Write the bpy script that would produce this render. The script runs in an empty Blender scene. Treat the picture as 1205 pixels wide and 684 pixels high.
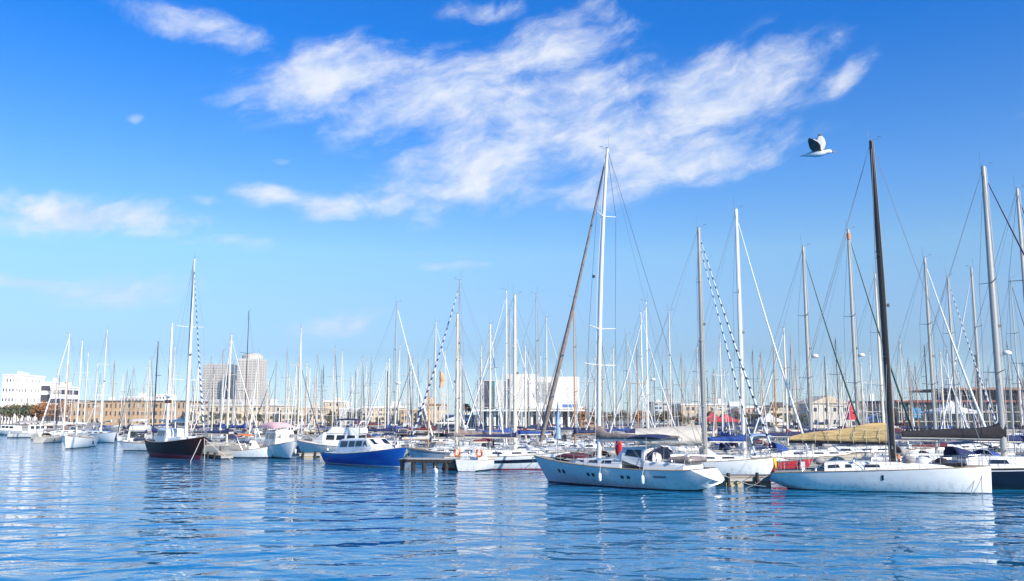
import bpy, math, random
from math import radians as R, sin, cos, pi, sqrt, atan2, hypot
from mathutils import Vector, Matrix

S = bpy.context.scene
COL = S.collection
random.seed(7)

# ------------------------------------------------------------------ camera
F_PX, CX, CY = 1060.0, 602.5, 342.0         # photograph's own pixel measures (1205 x 684)
PITCH = math.atan(146.0 / F_PX)
CAM_H = 4.6
cam_d = bpy.data.cameras.new('camera')
cam_d.sensor_width = 36.0
cam_d.lens = 36.0 * F_PX / 1205.0
cam_d.clip_start = 0.1
cam_d.clip_end = 20000
cam = bpy.data.objects.new('camera', cam_d)
COL.objects.link(cam)
cam.location = (0, 0, CAM_H)
cam.rotation_euler = (pi / 2 + PITCH, 0, 0)
S.camera = cam

def ray(u, v):
    a = (u - CX) / F_PX
    b = (CY - v) / F_PX
    return Vector((a, cos(PITCH) - b * sin(PITCH), sin(PITCH) + b * cos(PITCH)))

def at(u, v, D):
    d = ray(u, v)
    t = D / d.y
    return Vector((d.x * t, D, CAM_H + d.z * t))

def wat(u, v):
    d = ray(u, v)
    t = -CAM_H / d.z
    return Vector((d.x * t, d.y * t, 0))

# ------------------------------------------------------------------ sky and sun
SUN = Vector((0.60, -0.64, 0.48)).normalized()      # direction towards the sun
S.view_settings.view_transform = 'Standard'
S.view_settings.look = 'None'
S.view_settings.gamma = 1.0
S.view_settings.exposure = 0.6
S.view_settings.use_curve_mapping = False
S.cycles.max_bounces = 6
S.cycles.glossy_bounces = 4
S.cycles.transparent_max_bounces = 8
S.cycles.caustics_reflective = False
S.cycles.caustics_refractive = False

sd = bpy.data.lights.new('sun', 'SUN')
sd.energy = 4.8
sd.angle = R(0.53)
sd.color = (1.0, 0.93, 0.82)
sun = bpy.data.objects.new('sun', sd)
COL.objects.link(sun)
sun.rotation_euler = (-SUN).to_track_quat('-Z', 'Y').to_euler()
sun.location = (60, -60, 80)

world = bpy.data.worlds.new('World')
S.world = world
world.use_nodes = True
wn, wl = world.node_tree.nodes, world.node_tree.links
wn.clear()

def wmath(op, a, b=None, c=None, clamp=False):
    n = wn.new('ShaderNodeMath')
    n.operation = op
    n.use_clamp = clamp
    for i, x in enumerate((a, b, c)):
        if x is None:
            continue
        if isinstance(x, (int, float)):
            n.inputs[i].default_value = x
        else:
            wl.new(x, n.inputs[i])
    return n.outputs[0]

sky = wn.new('ShaderNodeTexSky')
sky.sky_type = 'NISHITA'
sky.sun_disc = False
sky.sun_elevation = math.asin(SUN.z)
sky.sun_rotation = atan2(SUN.x, SUN.y)
sky.air_density = 1.0
sky.dust_density = 0.3
sky.ozone_density = 3.0
hs = wn.new('ShaderNodeHueSaturation')
hs.inputs['Saturation'].default_value = 1.22
hs.inputs['Value'].default_value = 1.0
wl.new(sky.outputs[0], hs.inputs['Color'])
tc = wn.new('ShaderNodeTexCoord')
nrm = wn.new('ShaderNodeVectorMath'); nrm.operation = 'NORMALIZE'
wl.new(tc.outputs['Generated'], nrm.inputs[0])
sep = wn.new('ShaderNodeSeparateXYZ'); wl.new(nrm.outputs[0], sep.inputs[0])
az = wmath('ARCTAN2', sep.outputs[0], sep.outputs[1])
el = wmath('ARCSINE', sep.outputs[2])
cmb = wn.new('ShaderNodeCombineXYZ')
wl.new(az, cmb.inputs[0]); wl.new(el, cmb.inputs[1])
# domain warp so that the cloud banks have ragged outlines
warp = wn.new('ShaderNodeTexNoise'); warp.inputs['Scale'].default_value = 7.0
warp.inputs['Detail'].default_value = 4
wl.new(cmb.outputs[0], warp.inputs['Vector'])
wsub = wn.new('ShaderNodeVectorMath'); wsub.operation = 'SUBTRACT'
wl.new(warp.outputs['Color'], wsub.inputs[0]); wsub.inputs[1].default_value = (.5, .5, .5)
wsc = wn.new('ShaderNodeVectorMath'); wsc.operation = 'MULTIPLY'
wl.new(wsub.outputs[0], wsc.inputs[0]); wsc.inputs[1].default_value = (0.10, 0.05, 0)
wadd = wn.new('ShaderNodeVectorMath'); wadd.operation = 'ADD'
wl.new(cmb.outputs[0], wadd.inputs[0]); wl.new(wsc.outputs[0], wadd.inputs[1])

def azel(u, v):
    d = ray(u, v).normalized()
    return atan2(d.x, d.y), math.asin(d.z)

CLOUDS = [  # u, v, half length, half height, tilt, weight
    (385, 92, 130, 42, 14, 1.1), (290, 108, 50, 16, 10, .75), (520, 110, 160, 56, 12, 1.0), (640, 62, 120, 42, 15, .9),
    (640, 125, 160, 50, 14, 1.0), (560, 200, 170, 48, 16, 1.05), (462, 236, 44, 22, 5, .8), (700, 165, 150, 46, 14, 1.0),
    (800, 185, 150, 34, 8, 1.05), (850, 105, 120, 52, 14, 1.1), (900, 85, 90, 24, 14, .8), (690, 225, 120, 26, 8, .7), (640, 35, 130, 26, 15, .6),
    (455, 240, 50, 20, 10, .75), (250, 30, 70, 22, -4, .9), (190, 20, 60, 16, 0, .55), (110, 248, 130, 24, -2, 1.05), (30, 255, 60, 18, 0, .75),
    (322, 233, 42, 14, 8, .95), (378, 249, 36, 18, 0, 1.1), (255, 242, 30, 10, 0, .7), (190, 262, 40, 12, 0, .8), (985, 95, 60, 18, 20, .6),
    (130, 340, 90, 18, 8, .8), (40, 330, 60, 12, 0, .7), (400, 380, 80, 14, 10, .6), (530, 316, 44, 9, 0, .6), (165, 131, 12, 8, 0, .5),
    (570, 5, 60, 14, 0, .6), (330, 190, 12, 6, 0, .5), (270, 290, 70, 10, 5, .45),
    (470, 470, 60, 8, 0, .35),
    # banks outside the photograph's frame, to the sides and overhead
    (-480, 120, 220, 50, 8, 1.0), (-250, 320, 200, 30, 3, .8), (1500, 60, 200, 60, 8, 1.0), (1550, 300, 180, 30, 5, .8), (500, -300, 300, 70, 10, 1.0),
]
mask = None
for (u, v, hl, hh, tilt, w) in CLOUDS:
    a0, e0 = azel(u, v)
    mp = wn.new('ShaderNodeMapping'); mp.vector_type = 'TEXTURE'
    mp.inputs['Location'].default_value = (a0, e0, 0)
    mp.inputs['Rotation'].default_value = (0, 0, R(tilt))
    mp.inputs['Scale'].default_value = (hl / F_PX, hh / F_PX, 1)
    wl.new(wadd.outputs[0], mp.inputs[0])
    ln = wn.new('ShaderNodeVectorMath'); ln.operation = 'LENGTH'
    wl.new(mp.outputs[0], ln.inputs[0])
    f = wn.new('ShaderNodeMapRange'); f.interpolation_type = 'SMOOTHSTEP'
    f.inputs['From Min'].default_value = 1.35; f.inputs['From Max'].default_value = 0.1
    f.inputs['To Min'].default_value = 0; f.inputs['To Max'].default_value = w
    wl.new(ln.outputs['Value'], f.inputs[0])
    mask = f.outputs[0] if mask is None else wmath('MAXIMUM', mask, f.outputs[0])
# streaky fibres rising to the right, finer puffs on top
mpn = wn.new('ShaderNodeMapping'); mpn.vector_type = 'TEXTURE'
mpn.inputs['Rotation'].default_value = (0, 0, R(16))
mpn.inputs['Scale'].default_value = (0.085, 0.036, 1)
wl.new(wadd.outputs[0], mpn.inputs[0])
n1 = wn.new('ShaderNodeTexNoise'); n1.inputs['Scale'].default_value = 1.1; n1.inputs['Detail'].default_value = 9
n1.inputs['Roughness'].default_value = 0.60
wl.new(mpn.outputs[0], n1.inputs['Vector'])
n2 = wn.new('ShaderNodeTexNoise'); n2.inputs['Scale'].default_value = 19; n2.inputs['Detail'].default_value = 10
n2.inputs['Roughness'].default_value = 0.68; n2.inputs['Distortion'].default_value = 0.5
mp2 = wn.new('ShaderNodeMapping'); mp2.vector_type = 'TEXTURE'
mp2.inputs['Rotation'].default_value = (0, 0, R(14)); mp2.inputs['Scale'].default_value = (1.5, .8, 1)
wl.new(wadd.outputs[0], mp2.inputs[0]); wl.new(mp2.outputs[0], n2.inputs['Vector'])
nn = wmath('ADD', wmath('MULTIPLY', n1.outputs[0], 0.55), wmath('MULTIPLY', n2.outputs[0], 0.45))
dens = wmath('MULTIPLY_ADD', wmath('SUBTRACT', nn, 0.485), 4.0, wmath('MULTIPLY', mask, 1.3))
dr = wn.new('ShaderNodeMapRange'); dr.interpolation_type = 'SMOOTHSTEP'
dr.inputs['From Min'].default_value = 0.12; dr.inputs['From Max'].default_value = 1.75
dr.inputs['To Max'].default_value = 0.90
wl.new(dens, dr.inputs[0])
gate = wn.new('ShaderNodeMapRange'); gate.inputs['From Max'].default_value = 0.2
wl.new(mask, gate.inputs[0])
cden = wmath('MULTIPLY', dr.outputs[0], gate.outputs[0], clamp=True)
ccol = wn.new('ShaderNodeMixRGB')
ccol.inputs[1].default_value = (4.2, 5.3, 7.3, 1)
ccol.inputs[2].default_value = (6.9, 7.1, 7.5, 1)
cr_ = wn.new('ShaderNodeMapRange'); cr_.inputs['From Min'].default_value = .3; cr_.inputs['From Max'].default_value = .65
wl.new(n1.outputs[0], cr_.inputs[0]); wl.new(cr_.outputs[0], ccol.inputs[0])
# the air's own colour by height above the horizon
grd = wn.new('ShaderNodeValToRGB')
for k, (p_, c_) in enumerate(((0, (.85, 1.12, 1.7)), (.065, (.60, .72, .98)), (.12, (.93, .95, 1.10)), (.175, (1.20, 1.20, 1.22)), (.25, (.88, 1.13, 1.42)), (.40, (.12, .90, 1.55)), (1.0, (.12, .85, 1.4)))):
    e_ = grd.color_ramp.elements[k] if k < 2 else grd.color_ramp.elements.new(p_)
    e_.position = p_; e_.color = (c_[0] / 2, c_[1] / 2, c_[2] / 2, 1)
wl.new(sep.outputs[2], grd.inputs[0])
gm = wn.new('ShaderNodeVectorMath'); gm.operation = 'MULTIPLY'
wl.new(hs.outputs[0], gm.inputs[0]); wl.new(grd.outputs[0], gm.inputs[1])
gs = wn.new('ShaderNodeVectorMath'); gs.operation = 'SCALE'; gs.inputs['Scale'].default_value = 2.0
wl.new(gm.outputs[0], gs.inputs[0])
mix = wn.new('ShaderNodeMixRGB')
wl.new(cden, mix.inputs[0]); wl.new(gs.outputs[0], mix.inputs[1]); wl.new(ccol.outputs[0], mix.inputs[2])
bg = wn.new('ShaderNodeBackground'); bg.inputs['Strength'].default_value = 0.09
wl.new(mix.outputs[0], bg.inputs['Color'])
wo = wn.new('ShaderNodeOutputWorld'); wl.new(bg.outputs[0], wo.inputs['Surface'])

# ------------------------------------------------------------------ materials
MATS = {}

def mat(name, col, rough=0.5, metal=0.0, noise=0.0, nscale=6.0, spec=0.5, coat=0.0, bump=0.0, streak=None, alpha=None):
    if name in MATS:
        return MATS[name]
    m = bpy.data.materials.new(name)
    m.use_nodes = True
    nt = m.node_tree
    b = nt.nodes['Principled BSDF']
    b.inputs['Base Color'].default_value = (*col, 1)
    b.inputs['Roughness'].default_value = rough
    b.inputs['Metallic'].default_value = metal
    b.inputs['Specular IOR Level'].default_value = spec
    b.inputs['Coat Weight'].default_value = coat
    if noise > 0 or bump > 0:
        t = nt.nodes.new('ShaderNodeTexCoord')
        n = nt.nodes.new('ShaderNodeTexNoise')
        n.inputs['Scale'].default_value = nscale
        n.inputs['Detail'].default_value = 5
        src = t.outputs['Object']
        if streak:
            mp = nt.nodes.new('ShaderNodeMapping')
            mp.inputs['Scale'].default_value = streak
            nt.links.new(src, mp.inputs[0]); src = mp.outputs[0]
        nt.links.new(src, n.inputs['Vector'])
        if noise > 0:
            r = nt.nodes.new('ShaderNodeValToRGB')
            lo = tuple(max(0, c * (1 - noise)) for c in col)
            hi = tuple(min(1, c * (1 + noise)) for c in col)
            r.color_ramp.elements[0].color = (*lo, 1); r.color_ramp.elements[0].position = 0.3
            r.color_ramp.elements[1].color = (*hi, 1); r.color_ramp.elements[1].position = 0.7
            nt.links.new(n.outputs[0], r.inputs[0]); nt.links.new(r.outputs[0], b.inputs['Base Color'])
        if bump > 0:
            bp = nt.nodes.new('ShaderNodeBump'); bp.inputs['Strength'].default_value = bump
            bp.inputs['Distance'].default_value = 0.1
            nt.links.new(n.outputs[0], bp.inputs['Height']); nt.links.new(bp.outputs[0], b.inputs['Normal'])
    MATS[name] = m
    return m

def band_mat(name, c1, c2, period, axis=2, duty=0.5, skew=0.0, rough=0.7):
    """two colours alternating along an object axis (a wound cover, courses of cladding)"""
    if name in MATS:
        return MATS[name]
    m = bpy.data.materials.new(name); m.use_nodes = True
    nt = m.node_tree; b = nt.nodes['Principled BSDF']
    t = nt.nodes.new('ShaderNodeTexCoord'); s = nt.nodes.new('ShaderNodeSeparateXYZ')
    nt.links.new(t.outputs['Object'], s.inputs[0])
    k = nt.nodes.new('ShaderNodeMath'); k.operation = 'MULTIPLY'; k.inputs[1].default_value = 1 / period
    nt.links.new(s.outputs[axis], k.inputs[0])
    a = nt.nodes.new('ShaderNodeMath'); a.operation = 'MULTIPLY_ADD'; a.inputs[1].default_value = skew
    nt.links.new(s.outputs[1], a.inputs[0]); nt.links.new(k.outputs[0], a.inputs[2])
    f = nt.nodes.new('ShaderNodeMath'); f.operation = 'FRACT'; nt.links.new(a.outputs[0], f.inputs[0])
    g = nt.nodes.new('ShaderNodeMath'); g.operation = 'GREATER_THAN'; g.inputs[1].default_value = duty
    nt.links.new(f.outputs[0], g.inputs[0])
    mx = nt.nodes.new('ShaderNodeMixRGB'); mx.inputs[1].default_value = (*c1, 1); mx.inputs[2].default_value = (*c2, 1)
    nt.links.new(g.outputs[0], mx.inputs[0]); nt.links.new(mx.outputs[0], b.inputs['Base Color'])
    b.inputs['Roughness'].default_value = rough
    MATS[name] = m
    return m

gel_white = mat('gelcoat_white', (.80, .785, .74), .22, noise=.05, nscale=1.5, streak=(1, 1, 4), coat=.3)
gel_grey = mat('gelcoat_light_grey', (.70, .69, .66), .25, noise=.06, nscale=1.5, streak=(1, 1, 4), coat=.3)
def grime(m):
    """scum and rust streaks running down to the waterline"""
    nt = m.node_tree; b = nt.nodes['Principled BSDF']; src = b.inputs['Base Color'].links[0].from_socket
    t = nt.nodes.new('ShaderNodeTexCoord'); sp = nt.nodes.new('ShaderNodeSeparateXYZ'); nt.links.new(t.outputs['Object'], sp.inputs[0])
    mp = nt.nodes.new('ShaderNodeMapping'); mp.inputs['Scale'].default_value = (2.6, 2.6, .25); nt.links.new(t.outputs['Object'], mp.inputs[0])
    n = nt.nodes.new('ShaderNodeTexNoise'); n.inputs['Scale'].default_value = 1.6; n.inputs['Detail'].default_value = 6; nt.links.new(mp.outputs[0], n.inputs['Vector'])
    a = nt.nodes.new('ShaderNodeMapRange'); a.inputs['From Min'].default_value = 1.1; a.inputs['From Max'].default_value = .05; nt.links.new(sp.outputs[2], a.inputs[0])
    c = nt.nodes.new('ShaderNodeMapRange'); c.inputs['From Min'].default_value = .50; c.inputs['From Max'].default_value = .74; nt.links.new(n.outputs[0], c.inputs[0])
    k = nt.nodes.new('ShaderNodeMath'); k.operation = 'MULTIPLY'; nt.links.new(a.outputs[0], k.inputs[0]); nt.links.new(c.outputs[0], k.inputs[1])
    k2 = nt.nodes.new('ShaderNodeMath'); k2.operation = 'MULTIPLY'; k2.inputs[1].default_value = .55; nt.links.new(k.outputs[0], k2.inputs[0])
    mx = nt.nodes.new('ShaderNodeMixRGB'); mx.inputs[2].default_value = (.30, .26, .19, 1)
    nt.links.new(k2.outputs[0], mx.inputs[0]); nt.links.new(src, mx.inputs[1]); nt.links.new(mx.outputs[0], b.inputs['Base Color'])
grime(gel_white); grime(gel_grey)
gel_dimmed = mat('gelcoat_white_dimmed', (.42, .40, .35), .4, noise=.10, nscale=1.2)  # white gelcoat of the far boats, greyed in colour to stand in for shade
gel_cream = mat('gelcoat_cream', (.60, .55, .44), .3, noise=.06, nscale=2)
gel_navy = mat('gelcoat_navy', (.007, .009, .024), .15, coat=.5)
gel_blue = mat('gelcoat_royal_blue', (.008, .10, .44), .16, coat=.5, noise=.06)
gel_black = mat('hull_black', (.038, .010, .009), .55, noise=.3, spec=.25)
gel_red = mat('gelcoat_red', (.55, .03, .03), .25)
boot_red = mat('boot_red', (.42, .03, .05), .5, noise=.2)
boot_dark = mat('boot_dark', (.02, .025, .03), .5, noise=.3)
boot_white = mat('boot_white', (.7, .72, .72), .5, noise=.15)
deck_grey = mat('deck_nonslip', (.32, .30, .26), .7, noise=.08)
teak = mat('teak', (.30, .20, .11), .7, noise=.25, nscale=3, streak=(1, 9, 1))
glass = mat('dark_glass', (.012, .016, .022), .08, spec=.8)
alu = mat('mast_aluminium', (.36, .355, .33), .42, metal=.2, noise=.05)
alu_white = mat('mast_white', (.80, .78, .72), .35)
alu_bright = mat('mast_pale', (.68, .62, .50), .4, noise=.04)
alu_tan = mat('mast_varnished', (.45, .25, .12), .4, noise=.15)
carbon = mat('mast_carbon', (.018, .016, .018), .3)
steel = mat('stainless', (.55, .56, .58), .25, metal=.8)
wire = mat('rigging_wire', (.22, .23, .25), .5)
rope = mat('rope', (.50, .47, .40), .9)
cov = dict(
    navy=mat('canvas_navy', (.015, .025, .085), .85, noise=.25, nscale=4, bump=.4),
    blue=mat('canvas_blue', (.015, .06, .26), .85, noise=.2, nscale=4, bump=.4),
    black=mat('canvas_black', (.014, .013, .018), .85, noise=.3, nscale=4, bump=.4),
    grey=mat('canvas_grey', (.30, .28, .27), .9, noise=.2, nscale=3, bump=.4),
    taupe=mat('canvas_taupe', (.24, .19, .165), .9, noise=.25, nscale=3, bump=.5),
    beige=mat('canvas_beige', (.60, .55, .46), .9, noise=.1, nscale=3, bump=.3),
    white=mat('canvas_white', (.72, .72, .70), .85, noise=.08, nscale=3, bump=.3),
    burgundy=mat('canvas_burgundy', (.12, .02, .03), .9, noise=.2, nscale=3),
    green=mat('canvas_green', (.02, .09, .07), .9, noise=.2, nscale=3),
    pink=mat('canvas_pale_pink', (.80, .50, .48), .9, noise=.06),
    red=mat('canvas_red', (.62, .03, .05), .85, noise=.15),
    paleblue=mat('canvas_pale_blue', (.30, .42, .55), .85, noise=.25, nscale=3),
)
sail_tan = mat('sail_amber', (.60, .41, .17), .6, noise=.30, nscale=1.4, streak=(1, 3, 7), bump=.5)
sail_white = mat('sail_white', (.78, .78, .76), .7, noise=.05)
stripe_jib = band_mat('wound_jib_blue_white', (.02, .05, .16), (.66, .68, .72), .62, duty=.42, skew=1.5)
stripe_jib2 = band_mat('wound_jib_black_white', (.016, .018, .025), (.55, .62, .72), .72, duty=.28, skew=1.5)
orange = mat('orange_plastic', (.75, .17, .02), .5)
yellow = mat('yellow_plastic', (.80, .45, .01), .5)
rubber = mat('rubber_grey', (.12, .12, .125), .7)
concrete = mat('concrete', (.36, .34, .31), .85, noise=.15, nscale=.8)
dark_wood = mat('pile_wood', (.035, .028, .024), .9, noise=.4, nscale=3)
plank = mat('pontoon_planks', (.34, .28, .21), .85, noise=.3, nscale=1.2, streak=(6, 1, 1))

# ------------------------------------------------------------------ mesh collector
class MB:
    def __init__(self):
        self.v = []; self.f = []; self.m = []; self.s = []

    def vs(self, pts):
        i = len(self.v); self.v += [tuple(p) for p in pts]; return list(range(i, i + len(pts)))

    def face(self, idx, mi=0, sm=False):
        self.f.append(tuple(idx)); self.m.append(mi); self.s.append(sm)

    def box(self, x0, x1, y0, y1, z0, z1, mi=0, bev=0.0):
        if bev <= 0:
            i = self.vs([(x0, y0, z0), (x1, y0, z0), (x1, y1, z0), (x0, y1, z0), (x0, y0, z1), (x1, y0, z1), (x1, y1, z1), (x0, y1, z1)])
            for q in ((0, 3, 2, 1), (4, 5, 6, 7), (0, 1, 5, 4), (1, 2, 6, 5), (2, 3, 7, 6), (3, 0, 4, 7)):
                self.face([i[k] for k in q], mi)
            return self
        b = bev
        secs = []
        for (z, d) in ((z0, b), (z0 + b, 0), (z1 - b, 0), (z1, b)):
            X0, X1, Y0, Y1 = x0 + d, x1 - d, y0 + d, y1 - d
            c = b
            secs.append([(X0 + c, Y0, z), (X1 - c, Y0, z), (X1, Y0 + c, z), (X1, Y1 - c, z), (X1 - c, Y1, z), (X0 + c, Y1, z), (X0, Y1 - c, z), (X0, Y0 + c, z)])
        self.loft(secs, mi=mi, smooth=False)
        return self

    def loft(self, secs, mi=0, smooth=True, cap=(True, True), closed=True):
        ids = [self.vs(s) for s in secs]
        n = len(secs[0])
        for a, b in zip(ids[:-1], ids[1:]):
            for k in range(n if closed else n - 1):
                j = (k + 1) % n
                self.face((a[k], a[j], b[j], b[k]), mi, smooth)
        if cap[0]: self.face(list(reversed(self.vs(secs[0]))), mi)
        if cap[1]: self.face(self.vs(secs[-1]), mi)
        return self

    def tube(self, pts, r, n=6, mi=0, cap=True, flat=1.0):
        pts = [Vector(p) for p in pts]
        rr = r if isinstance(r, (list, tuple)) else [r] * len(pts)
        secs = []
        for i, p in enumerate(pts):
            d = (pts[min(i + 1, len(pts) - 1)] - pts[max(i - 1, 0)])
            d = d.normalized() if d.length > 1e-9 else Vector((0, 0, 1))
            up = Vector((0, 0, 1)) if abs(d.z) < .9 else Vector((1, 0, 0))
            a = d.cross(up).normalized(); b = d.cross(a).normalized()
            secs.append([p + a * rr[i] * flat * cos(2 * pi * k / n) + b * rr[i] * sin(2 * pi * k / n) for k in range(n)])
        return self.loft(secs, mi=mi, smooth=n > 4, cap=(cap, cap))

    def ball(self, c, r, n=8, mi=0, sz=1.0):
        secs = []
        for i in range(n // 2 + 1):
            a = -pi / 2 + pi * i / (n // 2)
            rr = max(r * cos(a), 0.001)
            secs.append([(c[0] + rr * cos(2 * pi * k / n), c[1] + rr * sin(2 * pi * k / n), c[2] + r * sz * sin(a)) for k in range(n)])
        return self.loft(secs, mi=mi)

    def build(self, name, mats, parent=None, loc=None):
        me = bpy.data.meshes.new(name)
        me.from_pydata(self.v, [], self.f)
        if not isinstance(mats, (list, tuple)): mats = [mats]
        for m in mats: me.materials.append(m)
        me.polygons.foreach_set('material_index', self.m)
        me.polygons.foreach_set('use_smooth', self.s)
        me.update()
        o = bpy.data.objects.new(name, me)
        COL.objects.link(o)
        if parent is not None: o.parent = parent
        if loc is not None: o.location = loc
        return o

def empty(name, loc=(0, 0, 0), rz=0.0):
    o = bpy.data.objects.new(name, None)
    o.empty_display_size = .5
    COL.objects.link(o); o.location = loc; o.rotation_euler = (0, 0, rz)
    return o

def tag(o, label=None, cat=None, group=None, kind=None):
    if label: o['label'] = label
    if cat: o['category'] = cat
    if group: o['group'] = group
    if kind: o['kind'] = kind
    return o

KIDS = {}
def copy_tree(o, parent=None):
    if o.name not in KIDS:
        KIDS[o.name] = [c for c in COL.objects if c.parent == o]
    c = o.copy(); COL.objects.link(c)
    if parent is not None: c.parent = parent
    for ch in KIDS[o.name]: copy_tree(ch, c)
    return c

# ------------------------------------------------------------------ water, quay, ground
def water_material():
    m = bpy.data.materials.new('harbour_water'); m.use_nodes = True
    nt = m.node_tree; b = nt.nodes['Principled BSDF']
    b.inputs['Base Color'].default_value = (.005, .155, .32, 1)
    b.inputs['Roughness'].default_value = .035
    b.inputs['IOR'].default_value = 1.40
    b.inputs['Specular IOR Level'].default_value = .5
    t = nt.nodes.new('ShaderNodeTexCoord')
    def layer(scale, sx, sy, rot, detail, dist):
        mp = nt.nodes.new('ShaderNodeMapping')
        mp.inputs['Scale'].default_value = (sx, sy, 1); mp.inputs['Rotation'].default_value = (0, 0, R(rot))
        nt.links.new(t.outputs['Object'], mp.inputs[0])
        n = nt.nodes.new('ShaderNodeTexNoise'); n.inputs['Scale'].default_value = scale
        n.inputs['Detail'].default_value = detail; n.inputs['Roughness'].default_value = .5
        n.inputs['Distortion'].default_value = .6
        nt.links.new(mp.outputs[0], n.inputs['Vector'])
        k = nt.nodes.new('ShaderNodeMath'); k.operation = 'MULTIPLY'; k.inputs[1].default_value = dist
        nt.links.new(n.outputs[0], k.inputs[0])
        return k.outputs[0]
    hs_ = [layer(.34, .72, 1.15, 14, 1.5, WAVE[0]), layer(.95, .85, 1.1, -9, 1.5, WAVE[1]), layer(3.6, .8, 1.1, 5, 1, WAVE[2])]
    a = hs_[0]
    for h in hs_[1:]:
        ad = nt.nodes.new('ShaderNodeMath'); ad.operation = 'ADD'
        nt.links.new(a, ad.inputs[0]); nt.links.new(h, ad.inputs[1]); a = ad.outputs[0]
    bp = nt.nodes.new('ShaderNodeBump'); bp.inputs['Strength'].default_value = 1.0
    bp.inputs['Distance'].default_value = 1.0
    nt.links.new(a, bp.inputs['Height']); nt.links.new(bp.outputs[0], b.inputs['Normal'])
    return m
WAVE = (.30, .085, .006)
w = MB()
i = w.vs([(-3000, -200, 0), (3000, -200, 0), (3000, 400, 0), (-3000, 400, 0)])
w.face(i)
tag(w.build('water', water_material()), kind='structure')

QZ = 1.25   # quay level
SHORE = [(-1500, 300), (-140, 268), (-40, 252), (20, 224), (110, 196), (1500, 150)]
def shore_y(x):
    for (xa, ya), (xb, yb) in zip(SHORE[:-1], SHORE[1:]):
        if xa <= x <= xb: return ya + (yb - ya) * (x - xa) / (xb - xa)
    return 300
g = MB()
top = g.vs([(x, y, QZ) for x, y in SHORE] + [(9000, 9000, QZ), (-9000, 9000, QZ)])
g.face(top)
tag(g.build('ground', mat('quay_paving', (.30, .27, .23), .9, noise=.15, nscale=.1)), kind='structure')
g = MB()
for (xa, ya), (xb, yb) in zip(SHORE[:-1], SHORE[1:]):
    a = g.vs([(xa, ya, -1), (xb, yb, -1), (xb, yb, QZ), (xa, ya, QZ)]); g.face(a)
    a = g.vs([(xa, ya - .12, QZ - .35), (xb, yb - .12, QZ - .35), (xb, yb - .12, QZ + .13), (xa, ya - .12, QZ + .13)]); g.face(a)
    a = g.vs([(xa, ya - .12, QZ + .13), (xb, yb - .12, QZ + .13), (xb, yb + .5, QZ + .13), (xa, ya + .5, QZ + .13)]); g.face(a)
    a = g.vs([(xa, ya - .12, QZ - .35), (xb, yb - .12, QZ - .35), (xb, yb, QZ - .35), (xa, ya, QZ - .35)]); g.face(a)
tag(g.build('quay_wall', concrete), kind='structure')

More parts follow.
